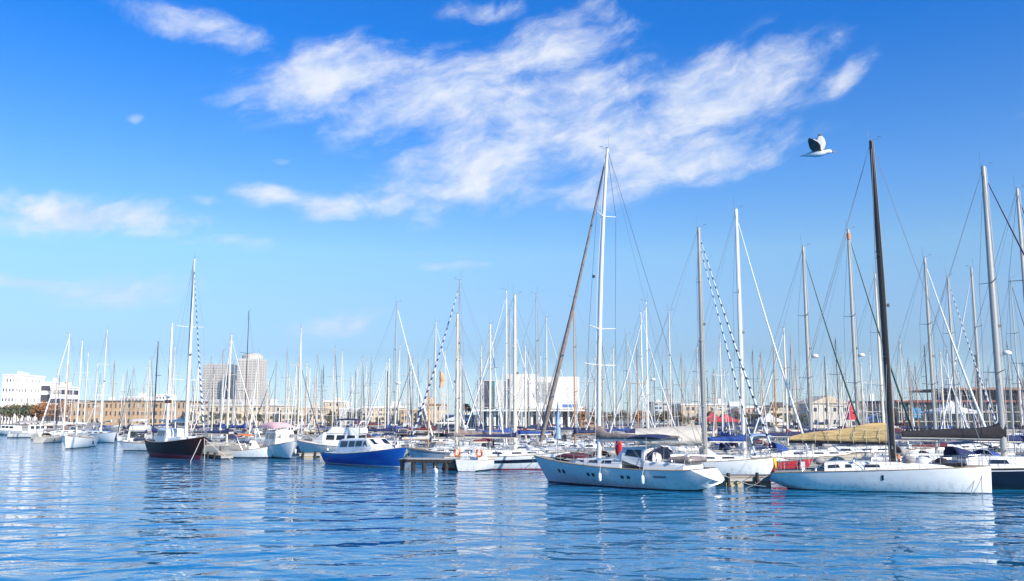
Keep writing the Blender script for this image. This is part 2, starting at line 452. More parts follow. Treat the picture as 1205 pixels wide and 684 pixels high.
# ------------------------------------------------------------------ hulls
class Hull:
    def __init__(s, L, B, fbs, fbm, fbb, draft=.35, rake=.8, stern_out=.0, reverse=0.0, tw=.7, flare=.30, fullbow=.95, boot=.14):
        s.L, s.B, s.fbs, s.fbm, s.fbb, s.draft = L, B, fbs, fbm, fbb, draft
        s.rake, s.stern_out, s.reverse, s.tw, s.flare, s.fullbow, s.boot = rake, stern_out, reverse, tw, flare, fullbow, boot
    def sheer(s, t):
        a, m, b = s.fbs, s.fbm, s.fbb
        return a + (4 * m - 3 * a - b) * t + (2 * a + 2 * b - 4 * m) * t * t
    def w(s, t):
        if t < .42: return s.B / 2 * (1 - ((.42 - t) / .42) ** 2 * (1 - s.tw))
        u = (t - .42) / .58
        return s.B / 2 * max(0.0, 1 - u ** 2.2) ** s.fullbow
    def keel(s, t):      # bottom of the canoe body: rises out of the water under a counter stern
        k = -s.draft
        if s.stern_out > 0 and t < .22: k += (s.draft + s.fbs * .45) * ((.22 - t) / .22) ** 1.6
        return k
    def pt(s, t, z, out=0.0):
        sh, kb = s.sheer(t), s.keel(t)
        zz = min(1, max(0, (z - kb) / (sh - kb)))
        p = .22 + s.flare * (.25 + 1.6 * max(0, t - .45)) + (.16 * max(0, .22 - t) / .22 if s.stern_out > 0 else 0)
        y = s.w(t) * zz ** p
        x = -s.L / 2 + s.L * t
        if t > .5: x -= s.rake * (1 - zz) * ((t - .5) / .5) ** 3
        if t < .35: x += s.reverse * zz * ((.35 - t) / .35) ** 3
        return Vector((x, -(y + out), z))          # starboard side (y < 0)
    def mesh(s, deckm=1, stripe=False):
        m = MB(); N = 26
        ts = [0, .03, .07] + [.07 + .90 * k / N for k in range(1, N)] + [.975, .99, 1.0]
        for sg in (1, -1):
            rows = []
            for t in ts:
                sh, kb = s.sheer(t), s.keel(t)
                zs = [kb, kb * .6, s.boot * .15 if kb < 0 else kb + (s.boot - kb) * .5, s.boot]
                zs = [max(kb, z) for z in zs]
                lo = max(s.boot, kb)
                zs += [lo + (sh - lo) * q for q in (.25, .5, .72)] + [sh - .16, sh - .09, sh]
                r = [s.pt(t, z) for z in zs]
                if sg < 0: r = [Vector((p.x, -p.y, p.z)) for p in r]
                rows.append(m.vs(r))
            for a, b in zip(rows[:-1], rows[1:]):
                for k in range(len(a) - 1):
                    q = (a[k], b[k], b[k + 1], a[k + 1])
                    if sg < 0: q = tuple(reversed(q))
                    mi = 3 if k < 2 else (2 if k < 3 else (4 if (stripe and k == 7) else 0))
                    m.face(q, mi, True)
        # transom
        sh, kb = s.sheer(0), s.keel(0)
        zs = [kb + (sh - kb) * q for q in (0, .12, .3, .5, .75, 1)]
        A = m.vs([s.pt(0, z) for z in zs]); Bv = m.vs([(s.pt(0, z).x, -s.pt(0, z).y, z) for z in zs])
        for k in range(5):
            m.face((A[k], A[k + 1], Bv[k + 1], Bv[k]), 0 if zs[k] > s.boot - .1 else 3)
        # toe rail and deck
        P = [s.pt(t, s.sheer(t)) for t in ts]
        l = m.vs([(p.x, p.y + .03, p.z - .03) for p in P]); c = m.vs([(p.x, 0, p.z + .04) for p in P])
        r = m.vs([(p.x, -p.y - .03, p.z - .03) for p in P])
        for k in range(len(P) - 1):
            m.face((l[k], l[k + 1], c[k + 1], c[k]), deckm); m.face((c[k], c[k + 1], r[k + 1], r[k]), deckm)
        return m
    def patch(s, t0, t1, f0, f1, out=.02, n=5, sides=(1, -1)):
        """a window band lying on the topsides between stations t0..t1 and heights f0..f1 of the freeboard"""
        m = MB()
        for sg in sides:
            a = []; b = []
            for k in range(n + 1):
                t = t0 + (t1 - t0) * k / n; sh = s.sheer(t)
                p, q = s.pt(t, sh * f0, out), s.pt(t, sh * f1, out)
                a.append((p.x, p.y * sg, p.z)); b.append((q.x, q.y * sg, q.z))
            A = m.vs(a); Bq = m.vs(b)
            for k in range(n):
                q = (A[k], A[k + 1], Bq[k + 1], Bq[k]); m.face(q if sg > 0 else tuple(reversed(q)))
        return m

class House:
    """deckhouse or coachroof: stations of (x, half width bottom, half width top, z bottom, z top)"""
    def __init__(s, st): s.st = st
    def ip(s, x):
        st = s.st
        for a, b in zip(st[:-1], st[1:]):
            lo, hi = min(a[0], b[0]), max(a[0], b[0])
            if lo - 1e-6 <= x <= hi + 1e-6:
                f = (x - a[0]) / (b[0] - a[0]) if b[0] != a[0] else 0
                return [a[k] + (b[k] - a[k]) * f for k in range(5)]
        return list(st[-1])
    def mesh(s):
        m = MB(); secs = []
        for (x, wb, wt, zb, zt) in s.st:
            h = zt - zb; c = min(.12, h * .3, wt * .4 + .01)
            secs.append([(x, -wb, zb), (x, -wb + (wb - wt) * .5, zb + h * .5), (x, -wt, zt - c), (x, -wt + c, zt), (x, 0, zt + h * .04),
                         (x, wt - c, zt), (x, wt, zt - c), (x, wb - (wb - wt) * .5, zb + h * .5), (x, wb, zb)])
        m.loft(secs, smooth=False)
        return m
    def window(s, x0, x1, f0, f1, side=1, out=.012, cut=0.0):
        m = MB()
        P = []
        for (x, f) in ((x0, f0), (x1, f0), (x1 - cut, f1), (x0 + cut * .4, f1)):
            _, wb, wt, zb, zt = s.ip(x)
            P.append((x, -side * (wb + (wt - wb) * f + out), zb + (zt - zb) * f))
        Q = [(p[0], p[1] + side * .02, p[2]) for p in P]
        a = m.vs(P); b = m.vs(Q)
        m.face(a if side > 0 else list(reversed(a)))
        for k in range(4):
            j = (k + 1) % 4; m.face((a[k], a[j], b[j], b[k]))
        return m

# ------------------------------------------------------------------ rig pieces
def mast_mesh(H, z0, r=.10, n=8, bend=0.0):
    m = MB(); secs = []
    for k in range(9):
        f = k / 8; rr = r * (1 - .35 * max(0, f - .55) / .45)
        x = -bend * f * f
        secs.append([(x + rr * 1.35 * cos(2 * pi * q / n), rr * .85 * sin(2 * pi * q / n), z0 + (H - z0) * f) for q in range(n)])
    m.loft(secs)
    return m

def add_rig(root, H, deckz, L, mx, B, mastm=alu, r=.10, spreaders=(.36, .66), jib=None, jib_r=.09, jib_top=.97, boom=None, boomL=None, boomz=None,
            cover=None, cov_h=.30, bowx=None, bowz=None, sternx=None, sternz=None, detail=1, radar=None, bend=0.0, bare_stay=True,
            cover_mast_h=None, inner=None, boomm=None, wr=.014):
    bowx = L / 2 - .25 if bowx is None else bowx
    bowz = deckz + .1 if bowz is None else bowz
    sternx = -L / 2 + .3 if sternx is None else sternx
    sternz = deckz if sternz is None else sternz
    mast = mast_mesh(H, deckz - .05, r, 8 if detail > 1 else 6, bend).build('mast', mastm, root, (mx, 0, 0))
    top = Vector((mx - bend, 0, H))
    def mp(f): return Vector((mx - bend * f * f, 0, deckz + (H - deckz) * f))
    # masthead instruments
    a = MB(); a.tube([(-bend, 0, H - .02), (-bend, 0, H + .09)], .05, 6)
    a.tube([(-bend - .15, .05, H), (-bend - .16, .05, H + (.95 if detail > 1 else .6))], .012, 4)
    a.tube([(-bend, 0, H + .05), (-bend + .45, 0, H + .12), (-bend + .45, 0, H + .28)], .012, 4)
    if detail > 1: a.tube([(-bend + .36, 0, H + .24), (-bend + .62, 0, H + .24)], .018, 4)
    a.build('wind_vane', wire, mast)
    for f in spreaders:
        p = mp(f); hw = B * .5 * (1.02 - f * .55)
        for sg in (1, -1):
            s_ = MB(); s_.tube([(p.x - mx, 0, p.z), (p.x - mx - .25, sg * hw, p.z + .12)], [.035, .022] if detail > 1 else .028, 5, flat=1.7)
            s_.build('spreader', mastm, mast)
    if detail > 1 and r > .1:
        for k, yy in enumerate((.16, -.16)):
            m = MB(); m.tube([(r * 1.5, yy, deckz + .2), (r * 1.4 - bend * .3, yy * .9, deckz + (H - deckz) * .55), (r - bend, yy * .4, H - .1)], .016, 3, cap=False); m.build('halyard', rope, mast)
        m = MB(); zz = deckz + (H - deckz) * spreaders[-1] * .75; m.box(r * 1.2, r * 1.2 + .18, -.09, .09, zz, zz + .2, bev=.03); m.build('steaming_light', rubber, mast)
        for sg in (1, -1): 
            m = MB(); m.tube([(r * .2, sg * r * .9, deckz + .9), (r * .2, sg * (r * .9 + .12), deckz + .9), (r * .2, sg * (r * .9 + .12), deckz + 1.05)], .05, 6); m.build('mast_winch', steel, mast)
    # wires
    chain = B * .5
    def line(name, pts, rr=wr, mt=wire):
        m = MB(); m.tube(pts, rr, 3, cap=False); return m.build(name, mt, root)
    if detail > 1:
        for sg in (1, -1):
            pts = [top + Vector((0, 0, -.15))]
            for f in reversed(spreaders):
                p = mp(f); pts.append(Vector((p.x - .25, sg * B * .5 * (1.02 - f * .55), p.z + .12)))
            pts.append(Vector((mx - .15, sg * chain, deckz)))
            line('shroud', pts)
            if spreaders: line('lower_shroud', [mp(spreaders[0]), (mx - .4, sg * chain * .97, deckz)])
        line('backstay', [top, (sternx, 0, sternz)])
        for sg in (1, -1):
            line('topping_lift', [top, (mx - (boomL or L * .35), sg * .03, (boomz or deckz + 1.3) + .2)], .008)
            break
    else:
        m = MB()
        for sg in (1, -1):
            pts = [top]
            for f in reversed(spreaders[:1]):
                p = mp(f); pts.append(Vector((p.x - .2, sg * B * .5 * .8, p.z)))
            pts.append(Vector((mx - .15, sg * chain, deckz))); m.tube(pts, wr, 3, cap=False)
        m.tube([top, (sternx, 0, sternz)], wr, 3, cap=False)
        m.build('rigging', wire, root)
    ft = mp(jib_top); fb = Vector((bowx, 0, bowz))
    if jib is not None:
        m = MB(); N = 10; pts = []; rr = []
        for k in range(N + 1):
            f = k / N; p = fb.lerp(ft, .04 + f * .93); sag = sin(pi * f) * .12
            pts.append(p + Vector((-sag, 0, -sag * .3))); rr.append(jib_r * (1.25 - .95 * f) if f > .06 else jib_r * .9)
        m.tube(pts, rr, 6)
        m.build('furled_sail', jib, root)
        line('forestay', [fb, ft], wr)
    elif bare_stay:
        line('forestay', [fb, ft], wr * 1.1)
    if inner is not None:
        m = MB(); p0 = Vector((bowx - inner[0], 0, bowz)); p1 = mp(inner[1])
        m.tube([p0, p0.lerp(p1, .5), p1], [inner[2], inner[2] * .8, inner[2] * .4], 6); m.build('furled_staysail', inner[3], root)
    if boomL:
        bz = boomz
        bo = MB(); bo.tube([(mx - .12, 0, bz), (mx - boomL, 0, bz + .06)], .085 if detail > 1 else .07, 8 if detail > 1 else 5)
        bo = bo.build('boom', boomm or mastm, root)
        if detail > 1:
            line('vang', [(mx - boomL * .28, 0, bz), (mx - .15, 0, deckz + .15)], .02, steel)
            line('mainsheet', [(mx - boomL * .82, 0, bz), (mx - boomL * .80, 0, deckz - .1)], .015, rope)
        if cover is not None:
            c = MB(); secs = []; N = 14; rnd = random.Random(int(H * 100))
            mh = cover_mast_h or cov_h * 2.0
            for k in range(N + 1):
                f = k / N; x = mx + .16 - (boomL + .1) * f
                h = cov_h * (1.0 - .5 * f) + (mh - cov_h) * max(0, 1 - f / .16) ** 1.5 + (rnd.random() - .5) * .05
                wd = (.17 - .07 * f) * (1 if f > .04 else .9) + (rnd.random() - .5) * .02
                base = bz + .07 + .05 * f - .03
                q = []
                for (yy, zz) in ((-.45, -.05), (-1, .12), (-.95, .45), (-.55, .85), (0, 1), (.55, .85), (.95, .45), (1, .12), (.45, -.05)):
                    q.append((x, yy * wd, base + zz * h))
                secs.append(q)
            c.loft(secs)
            c.build('sail_cover', cover, root)
    if radar:
        p = mp(radar[0]); m = MB(); x = radar[1]
        m.tube([(p.x - mx, 0, p.z - .1), (p.x - mx + x, 0, p.z - .05)], .03, 5)
        m.loft([[(p.x - mx + x * 1.3 + rr * cos(2 * pi * k / 10), rr * sin(2 * pi * k / 10), p.z + dz) for k in range(10)]
                for (rr, dz) in ((.2, -.04), (.3, .02), (.3, .14), (.18, .24))])
        m.build('radar_dome', gel_white, mast)
    return mast

def add_rail(root, h, t0=.06, t1=.97, n=7, inset=.12, z=.62, both=True, wr=.013):
    for sg in ((1, -1) if both else (1,)):
        m = MB(); tp = []; md = []
        for k in range(n + 1):
            t = t0 + (t1 - t0) * k / n; p = h.pt(t, h.sheer(t)); y = sg * (min(-inset * .3, p.y + inset))
            m.tube([(p.x, y, p.z - .02), (p.x, y, p.z + z)], .014, 4)
            tp.append((p.x, y, p.z + z)); md.append((p.x, y, p.z + z * .5))
        m.tube(tp, wr, 3); m.tube(md, wr * .8, 3)
        m.build('guard_rail', steel, root)
    # bow and stern pulpits
    m = MB(); pts = []; low = []
    for (t, sg) in ((.9, 1), (.95, 1), (.995, 1), (.995, -1), (.95, -1), (.9, -1)):
        p = h.pt(t, h.sheer(t)); y = sg * min(-.05, p.y + .08); pts.append((p.x + .05, y, p.z + z + .05)); low.append((p.x, y, p.z))
    m.tube(pts, .018, 5)
    for a, b in zip(pts, low): m.tube([a, b], .016, 4)
    m.build('bow_pulpit', steel, root)
    m = MB(); pts = []; low = []
    for (t, sg) in ((.07, 1), (.01, 1), (.01, -1), (.07, -1)):
        p = h.pt(t, h.sheer(t)); y = sg * (p.y + .12); pts.append((p.x, y, p.z + z)); low.append((p.x, y, p.z))
    m.tube(pts, .018, 5)
    for a, b in zip(pts, low): m.tube([a, b], .016, 4)
    m.build('stern_pulpit', steel, root)

def add_wheel(root, x, z, r=.5):
    m = MB(); n = 16
    m.tube([(x, r * cos(2 * pi * k / n), z + r * sin(2 * pi * k / n)) for k in range(n + 1)], .018, 4)
    for k in range(5):
        a = 2 * pi * k / 5; m.tube([(x, 0, z), (x, r * cos(a), z + r * sin(a))], .01, 3)
    m.build('steering_wheel', steel, root)
    m = MB(); m.loft([[(x + .12 + a * .12, b * .14, zz) for a, b in ((-1, -1), (1, -1), (1, 1), (-1, 1))] for zz in (z - .75, z)], smooth=False)
    m.build('helm_pedestal', gel_white, root)

def add_sprayhood(root, x0, x1, hw, z0, h, cm):
    m = MB(); secs = []
    for k in range(6):
        f = k / 5; x = x0 + (x1 - x0) * f; hh = h * (1 - .55 * f ** 1.6); w_ = hw * (1 - .12 * f)
        secs.append([(x, w_ * cos(pi * q / 8), z0 + hh * max(0, sin(pi * q / 8)) ** .6) for q in range(9)])
    m.loft(secs, closed=False, cap=(False, False))
    o = m.build('sprayhood', cm, root)
    sol = o.modifiers.new('thickness', 'SOLIDIFY'); sol.thickness = .02
    m = MB()
    a = m.vs([(x1 + .02 - .35 * k[1], k[0] * hw * .6, z0 + h * (.18 + .42 * k[1])) for k in ((-1, 0), (1, 0), (1, .7), (-1, .7))]); m.face(a)
    m.build('sprayhood_window', glass, o)
    return o

def add_bimini(root, x0, x1, hw, z0, z1, cm, dome=0.0):
    m = MB(); secs = []
    for k in range(7):
        f = k / 6; x = x0 + (x1 - x0) * f; zc = z1 - .12 * (2 * f - 1) ** 2
        secs.append([(x, hw * (q / 4 - 1), zc - .14 * (q / 4 - 1) ** 2 + dome * (1 - (q / 4 - 1) ** 4) * (1 - (2 * f - 1) ** 4)) for q in range(9)] + [(x, hw * (1 - q / 4), zc - .03 - .14 * (1 - q / 4) ** 2) for q in range(9)])
    m.loft(secs)
    o = m.build('bimini_canopy', cm, root)
    m = MB()
    for x in (x0 + .1, x1 - .1):
        xm = (x0 + x1) / 2
        m.tube([(xm, -hw, z0), (x, -hw, z1 - .28), (x, 0, z1 - .15), (x, hw, z1 - .28), (xm, hw, z0)], .015, 4)
    m.build('bimini_frame', steel, o)

def add_fender(root, h, t, side, mt=None, ln=.55, r=.11):
    p = h.pt(t, h.sheer(t)); z = h.sheer(t) * .45 + .1; q = h.pt(t, z)
    y = side * (min(p.y, q.y) - r)
    m = MB(); m.loft([[(p.x + rr * cos(2 * pi * k / 8), y + rr * sin(2 * pi * k / 8), z + dz) for k in range(8)]
                      for (rr, dz) in ((.03, -ln / 2), (r, -ln / 2 + .08), (r, ln / 2 - .08), (.03, ln / 2))])
    m.tube([(p.x, y, z + ln / 2), (p.x, side * p.y, p.z + .1)], .01, 3)
    m.build('fender', mt or gel_white, root)

def add_hatches(root, xs, z, hw=.28):
    for x in xs:
        m = MB(); m.box(x - hw, x + hw, -hw, hw, z - .02, z + .05, bev=.015); m.build('hatch', glass, root)

def add_winch(root, x, y, z):
    m = MB(); m.loft([[(x + rr * cos(2 * pi * k / 8), y + rr * sin(2 * pi * k / 8), z + dz) for k in range(8)] for rr, dz in ((.09, 0), (.06, .06), (.07, .15), (.02, .17))])
    m.build('winch', steel, root)

def add_buoy(root, x, y, z, mt=None):
    m = MB(); pts = [(x, y + .26 * sin(a), z + .30 * cos(a)) for a in [R(d) for d in range(30, 331, 30)]]
    m.tube(pts, .085, 7); m.build('horseshoe_buoy', mt or orange, root)

def mooring(root, pts, r=.018, mt=None):
    m = MB(); m.tube(pts, r, 4); m.build('mooring_line', mt or rope, root)

def hull_part(root, h, mats, stripe=False):
    for sg in (1, -1):
        m = MB(); pts = []
        for k in range(15):
            p = h.pt(k / 14, h.sheer(k / 14)); pts.append((p.x, sg * (p.y - .005), p.z + .02))
        m.tube(pts, .03, 4); m.build('toe_rail', teak, root)
    return h.mesh(stripe=stripe).build('hull', mats, root)

BOXES = []   # occupied (centre, half length, half width, yaw)
def circles(x, y, yaw, L, B):
    k = max(2, int(L / (B * .9)))
    return [(x + cos(yaw) * L * (j / k - .5) * .86, y + sin(yaw) * L * (j / k - .5) * .86, B * .5 + .05) for j in range(k + 1)]
def free(cs):
    for (x, y, r) in cs:
        for (X, Y, Q) in BOXES:
            if (x - X) ** 2 + (y - Y) ** 2 < (r + Q) ** 2: return False
    return True
def occupy(root_loc, yaw, L, B):
    BOXES.extend(circles(root_loc[0], root_loc[1], yaw, L, B))

def seat(root, mast_xy, mx, yaw, L, B):
    """put a finished boat so that its mast foot stands at mast_xy"""
    root.rotation_euler = (0, 0, yaw)
    root.location = (mast_xy[0] - mx * cos(yaw), mast_xy[1] - mx * sin(yaw), 0)
    occupy(root.location, yaw, L, B)

# ------------------------------------------------------------------ the two yachts in front
def silver_cutter():
    bow, st = wat(650, 567.5), wat(826, 577.5)
    L, B = 14.2, 4.1
    yaw = atan2(bow.y - st.y, bow.x - st.x)
    r = empty('sailing_yacht')
    tag(r, 'long pale grey sailing yacht with tall white mast, open white transom and taupe boom cover', 'yacht')
    h = Hull(L, B, 1.30, 1.26, 1.72, rake=1.5, reverse=1.2, stern_out=.95, tw=.84, flare=.5, boot=.07)
    hull_part(r, h, [gel_grey, deck_grey, boot_dark, boot_dark, gel_grey])
    # transom panel in bright white, a touch proud of the hull's stern
    m = MB(); zs = [h.keel(0) + (h.sheer(0) - h.keel(0)) * q for q in (.1, .22, .4, .6, .8, .97)]
    A = m.vs([h.pt(0, z) + Vector((-.014, .03, 0)) for z in zs]); C = m.vs([(h.pt(0, z).x - .012, -h.pt(0, z).y - .03, z) for z in zs])
    for k in range(5): m.face((A[k], A[k + 1], C[k + 1], C[k]))
    m.build('transom', gel_white, r)
    for t in (.80, .765, .60, .57, .41, .378):
        for sd_ in (1, -1): h.patch(t, t + .016, .50, .66, n=2, sides=(sd_,)).build('portlight', glass, r)
    hz = lambda x: h.sheer((x + L / 2) / L)
    c = House([(3.9, .5, .35, hz(3.9), hz(3.9) + .05), (3.0, .9, .75, hz(3), hz(3) + .32), (1.0, 1.2, 1.0, hz(1), hz(1) + .48), (-.6, 1.3, 1.1, hz(-.6), hz(-.6) + .62),
               (-.75, 1.3, 1.1, hz(-.7), hz(-.7) + .62)])
    cb = c.mesh().build('coachroof', gel_white, r)
    for x in (2.3, 1.1, 0):
        for sd_ in (1, -1): c.window(x, x + .8, .4, .75, sd_, cut=.1).build('window', glass, cb)
    d = House([(-.2, 1.15, .9, hz(0) + .5, hz(0) + .62), (-.75, 1.2, 1.0, hz(0) + .45, hz(0) + 1.25), (-2.3, 1.25, 1.05, hz(-2) + .1, hz(-2) + 1.38), (-2.4, 1.25, 1.05, hz(-2) + .1, hz(-2) + 1.36)])
    db = d.mesh().build('deckhouse', gel_grey, r)
    for sd_ in (1, -1): d.window(-2.2, -1.0, .45, .85, sd_, cut=.1).build('window', glass, db)
    e = House([(-2.42, 1.35, 1.25, hz(-3) - .1, hz(-3) + .55), (-5.2, 1.35, 1.25, hz(-5) - .1, hz(-5) + .42)])
    e.mesh().build('cockpit_coaming', gel_white, r)
    add_bimini(r, -1.2, -3.7, 1.35, hz(-2) + .4, hz(-2) + 2.15, cov['navy'])
    for sg in (1, -1):
        m = MB(); m.tube([(-2.6, sg * 1.25, hz(-2) + .5), (-2.6, sg * 1.2, hz(-2) + 1.95)], .02, 4); m.build('bimini_support', steel, r)
    add_sprayhood(r, -3.0, -2.2, 1.2, hz(-2.5) + .5, .85, cov['navy'])
    cush = MB(); cush.box(-5.6, -4.0, -1.2, 1.2, hz(-5) + .42, hz(-5) + .78, bev=.12); cush.build('cockpit_cover', cov['taupe'], r)
    mx = 1.7
    # place the mast by its pixel in the photograph
    H = 22.75
    add_rig(r, H, hz(1.9), L, mx, B, alu_white, r=.13, spreaders=(.42, .78), jib=cov['taupe'], jib_r=.15, jib_top=.985, boomL=6.0, boomz=hz(0) + 1.7,
            bend=1.0, cover=cov['taupe'], cov_h=.42, detail=2, bowx=L / 2 - .35, bowz=1.9, sternx=-L / 2 + 1.1, sternz=1.2, cover_mast_h=1.3, boomm=alu_white, wr=.017)
    long_sp = MB()
    for sg in (1, -1): long_sp.tube([(mx, 0, 7.9), (mx - .2, sg * 1.9, 7.95)], .03, 5)
    long_sp.build('spreader_bar', alu_white, r)
    add_rail(r, h, .14, .96, 9)
    add_wheel(r, -4.9, hz(-5) + .9)
    for t in (.3, .52): add_fender(r, h, t, -1)
    add_hatches(r, (4.8,), hz(4.8) + .08)
    for x in (-3.4, -4.4):
        for sg in (1, -1): add_winch(r, x, sg * 1.3, hz(-4) + .5)
    m = MB(); rq = random.Random(4); pts = []
    for k in range(26):
        t_ = .262 - .0026 * k; z_ = h.sheer(t_) * .66 + .07 * sin(k * 1.9) + .03 * rq.random(); pts.append(h.pt(t_, z_, .012))
    m.tube([(p.x, -p.y, p.z) for p in pts], .018, 4); m.build('hull_scroll', cov['navy'], r)
    # dinghy lashed upside down on the foredeck, flag and canvas on the shrouds
    m = MB(); m.loft([[(x, w_ * cos(a), hz(3) + .30 + hh * max(0, sin(a))) for a in [pi * k / 8 for k in range(9)]] for (x, w_, hh) in ((2.5, .5, .25), (3.2, .62, .34), (4.4, .55, .30), (5.2, .1, .1))])
    m.build('dinghy_cover', cov['burgundy'], r)
    m = MB(); m.tube([(1.2, -1.75, hz(1) + .1), (1.2, -1.75, hz(1) + 1.9)], .02, 4)
    m.loft([[(1.25 + .28 * cos(a) * s_, -1.75 + .07 * sin(a), z) for a in [2 * pi * k / 8 for k in range(8)]] for (s_, z) in ((.3, hz(1) + .45), (.9, hz(1) + .75), (1, hz(1) + 1.3), (.5, hz(1) + 1.65))])
    m.build('rolled_flag', cov['red'], r)
    mooring(r, [(L / 2 - .3, 0, 1.55), (L / 2 + 1.0, .3, .6), (L / 2 + 2.0, .5, -.1)])
    mooring(r, [(-L / 2 + .6, -1, .95), (-L / 2 - 1.2, -1.2, .4), (-L / 2 - 2.2, -1.2, .35)])
    an = MB(); an.tube([(L / 2 - .5, 0, 1.68), (L / 2 + .12, 0, 1.62), (L / 2 + .1, 0, 1.35)], .035, 5); an.build('anchor', steel, r)
    # seat by the waterline's middle
    mid = (bow + st) / 2
    r.rotation_euler = (0, 0, yaw)
    r.location = (mid.x + .1 * cos(yaw), mid.y + .1 * sin(yaw), 0)
    occupy(r.location, yaw, L, B)
    return r
silver_cutter()

def white_racer():
    bow, st = wat(1168, 581.0), wat(922, 574)
    d = bow - st; yaw = atan2(d.y, d.x); Lw = d.length
    L, B = Lw + .9, 4.1
    r = empty('racing_yacht')
    tag(r, 'white racing yacht with plumb bow, black mast and amber sail flaked on its boom', 'yacht')
    h = Hull(L, B, 1.0, 1.28, 1.58, rake=.06, stern_out=.8, tw=.80, flare=.32, fullbow=.85, boot=.05)
    h.reverse = .45
    hull_part(r, h, [gel_white, deck_grey, boot_dark, boot_dark, gel_white])
    hz = lambda x: h.sheer((x + L / 2) / L)
    c = House([(4.6, .3, .2, hz(4.6), hz(4.6) + .04), (3.4, .9, .7, hz(3.4), hz(3.4) + .22), (1.2, 1.25, 1.0, hz(1.2), hz(1.2) + .42), (-2.1, 1.35, 1.1, hz(-2), hz(-2) + .55), (-2.9, 1.35, 1.15, hz(-2.9), hz(-2.9) + .5)])
    cb = c.mesh().build('coachroof', gel_white, r)
    for (x0, x1) in ((-2.7, -2.0), (-1.7, -1.3), (-.6, .3)):
        for sd_ in (1, -1): c.window(x0, x1, .35, .72, sd_, cut=.08).build('window', glass, cb)
    for sd_ in (1, -1): h.patch(.525, .535, .55, .80, n=1, sides=(sd_,)).build('portlight', glass, r)
    mx = L * .5 - 5.35
    H = 22.05
    add_rig(r, H, hz(mx) + .3, L, mx, B, carbon, r=.145, spreaders=(.315, .63), jib=None, jib_top=.99, boomL=6.05, boomz=3.0 - .18, cover=None,
            detail=2, bowx=L / 2 - .1, bowz=hz(L / 2) + .05, sternx=-L / 2 + .5, sternz=hz(-L / 2) + .05, boomm=carbon, wr=.018, bend=.2)
    # flaked mainsail
    m = MB(); N = 18; rnd = random.Random(3); secs = []
    for k in range(N + 1):
        f = k / N; x = mx - .22 - 5.75 * f
        hh = 1.05 * (1 - f) ** .8 * .92 + .24
        hh += .10 * sin(f * 9) * (1 - f); wd = .20 - .06 * f + (rnd.random() - .5) * .03
        b0 = 2.92 + .05 * f
        secs.append([(x, yy * wd, b0 + zz * hh) for (yy, zz) in ((-.5, 0), (-1.1, .1), (-.85, .25), (-1.0, .4), (-.7, .55), (-.8, .7), (-.3, .97), (.3, .97), (.8, .7), (.7, .55), (1, .4), (.85, .25), (1.1, .1), (.5, 0))])
    m.loft(secs, smooth=True)
    fl = m.build('flaked_mainsail', sail_tan, r)
    for k in range(7):
        m = MB(); f = .08 + k * .13; x = mx - .22 - 5.75 * f; hh = 1.05 * (1 - f) ** .8 * .92 + .24
        m.tube([(x, -.24, 2.85), (x, -.25, 3.0 + hh * .4), (x, 0, 2.98 + hh), (x, .25, 3.0 + hh * .4), (x, .24, 2.85)], .014, 4)
        m.build('sail_tie', rope, fl)
    add_rail(r, h, .05, .965, 10, z=.65)
    add_wheel(r, -L / 2 + 2.0, hz(-4) + .55, .62)
    for x, yy in ((-3.4, 1.5), (-4.2, 1.5), (-1.2, 1.1), (-.2, 1.1)):
        for sg in (1, -1): add_winch(r, x, sg * yy, hz(x) + (.05 if x < -3 else .5))
    add_hatches(r, (3.9,), hz(3.9) + .2)
    add_buoy(r, -L / 2 + .55, -1.45, hz(-5) + .55, yellow)
    add_buoy(r, mx + .35, -.25, hz(mx) + .55, orange)
    # stacked sail bags and coiled sheets on the foredeck
    rnd = random.Random(5)
    for k, (x, yy, s_, mt_) in enumerate(((mx + .9, -.6, .42, 'grey'), (mx + 1.7, .3, .5, 'white'), (mx + 2.7, -.2, .38, 'black'), (-3.3, .5, .38, 'grey'))):
        b_ = MB(); b_.ball((x, yy, hz(x) + .25 + (.3 if x < mx + 1 else .12)), s_, 10, sz=.62)
        o = b_.build('sail_bag', cov[mt_], r)
    m = MB(); m.box(mx + 2.2, mx + 4.0, -.5, .5, hz(4) + .12, hz(4) + .28, bev=.04); m.build('folded_sail', cov['black'], r)
    mooring(r, [(L / 2 - .75, -.35, hz(5.2) + .05), (L / 2 - 1.0, -.5, .7), (L / 2 - 1.25, -.75, -.1)], .02, wire)
    mooring(r, [(L / 2 - .5, -.25, hz(5.2) + .05), (L / 2 - .6, -.4, .7), (L / 2 - .62, -.6, -.1)], .02, wire)
    mooring(r, [(-L / 2 + .3, -1.3, hz(-5)), (-L / 2 - .6, -1.4, .3), (-L / 2 - 1.5, -1.5, -.1)])
    mid = bow - d.normalized() * (L / 2 - .02)
    r.rotation_euler = (0, 0, yaw); r.location = (mid.x, mid.y, 0)
    occupy(r.location, yaw, L, B)
white_racer()

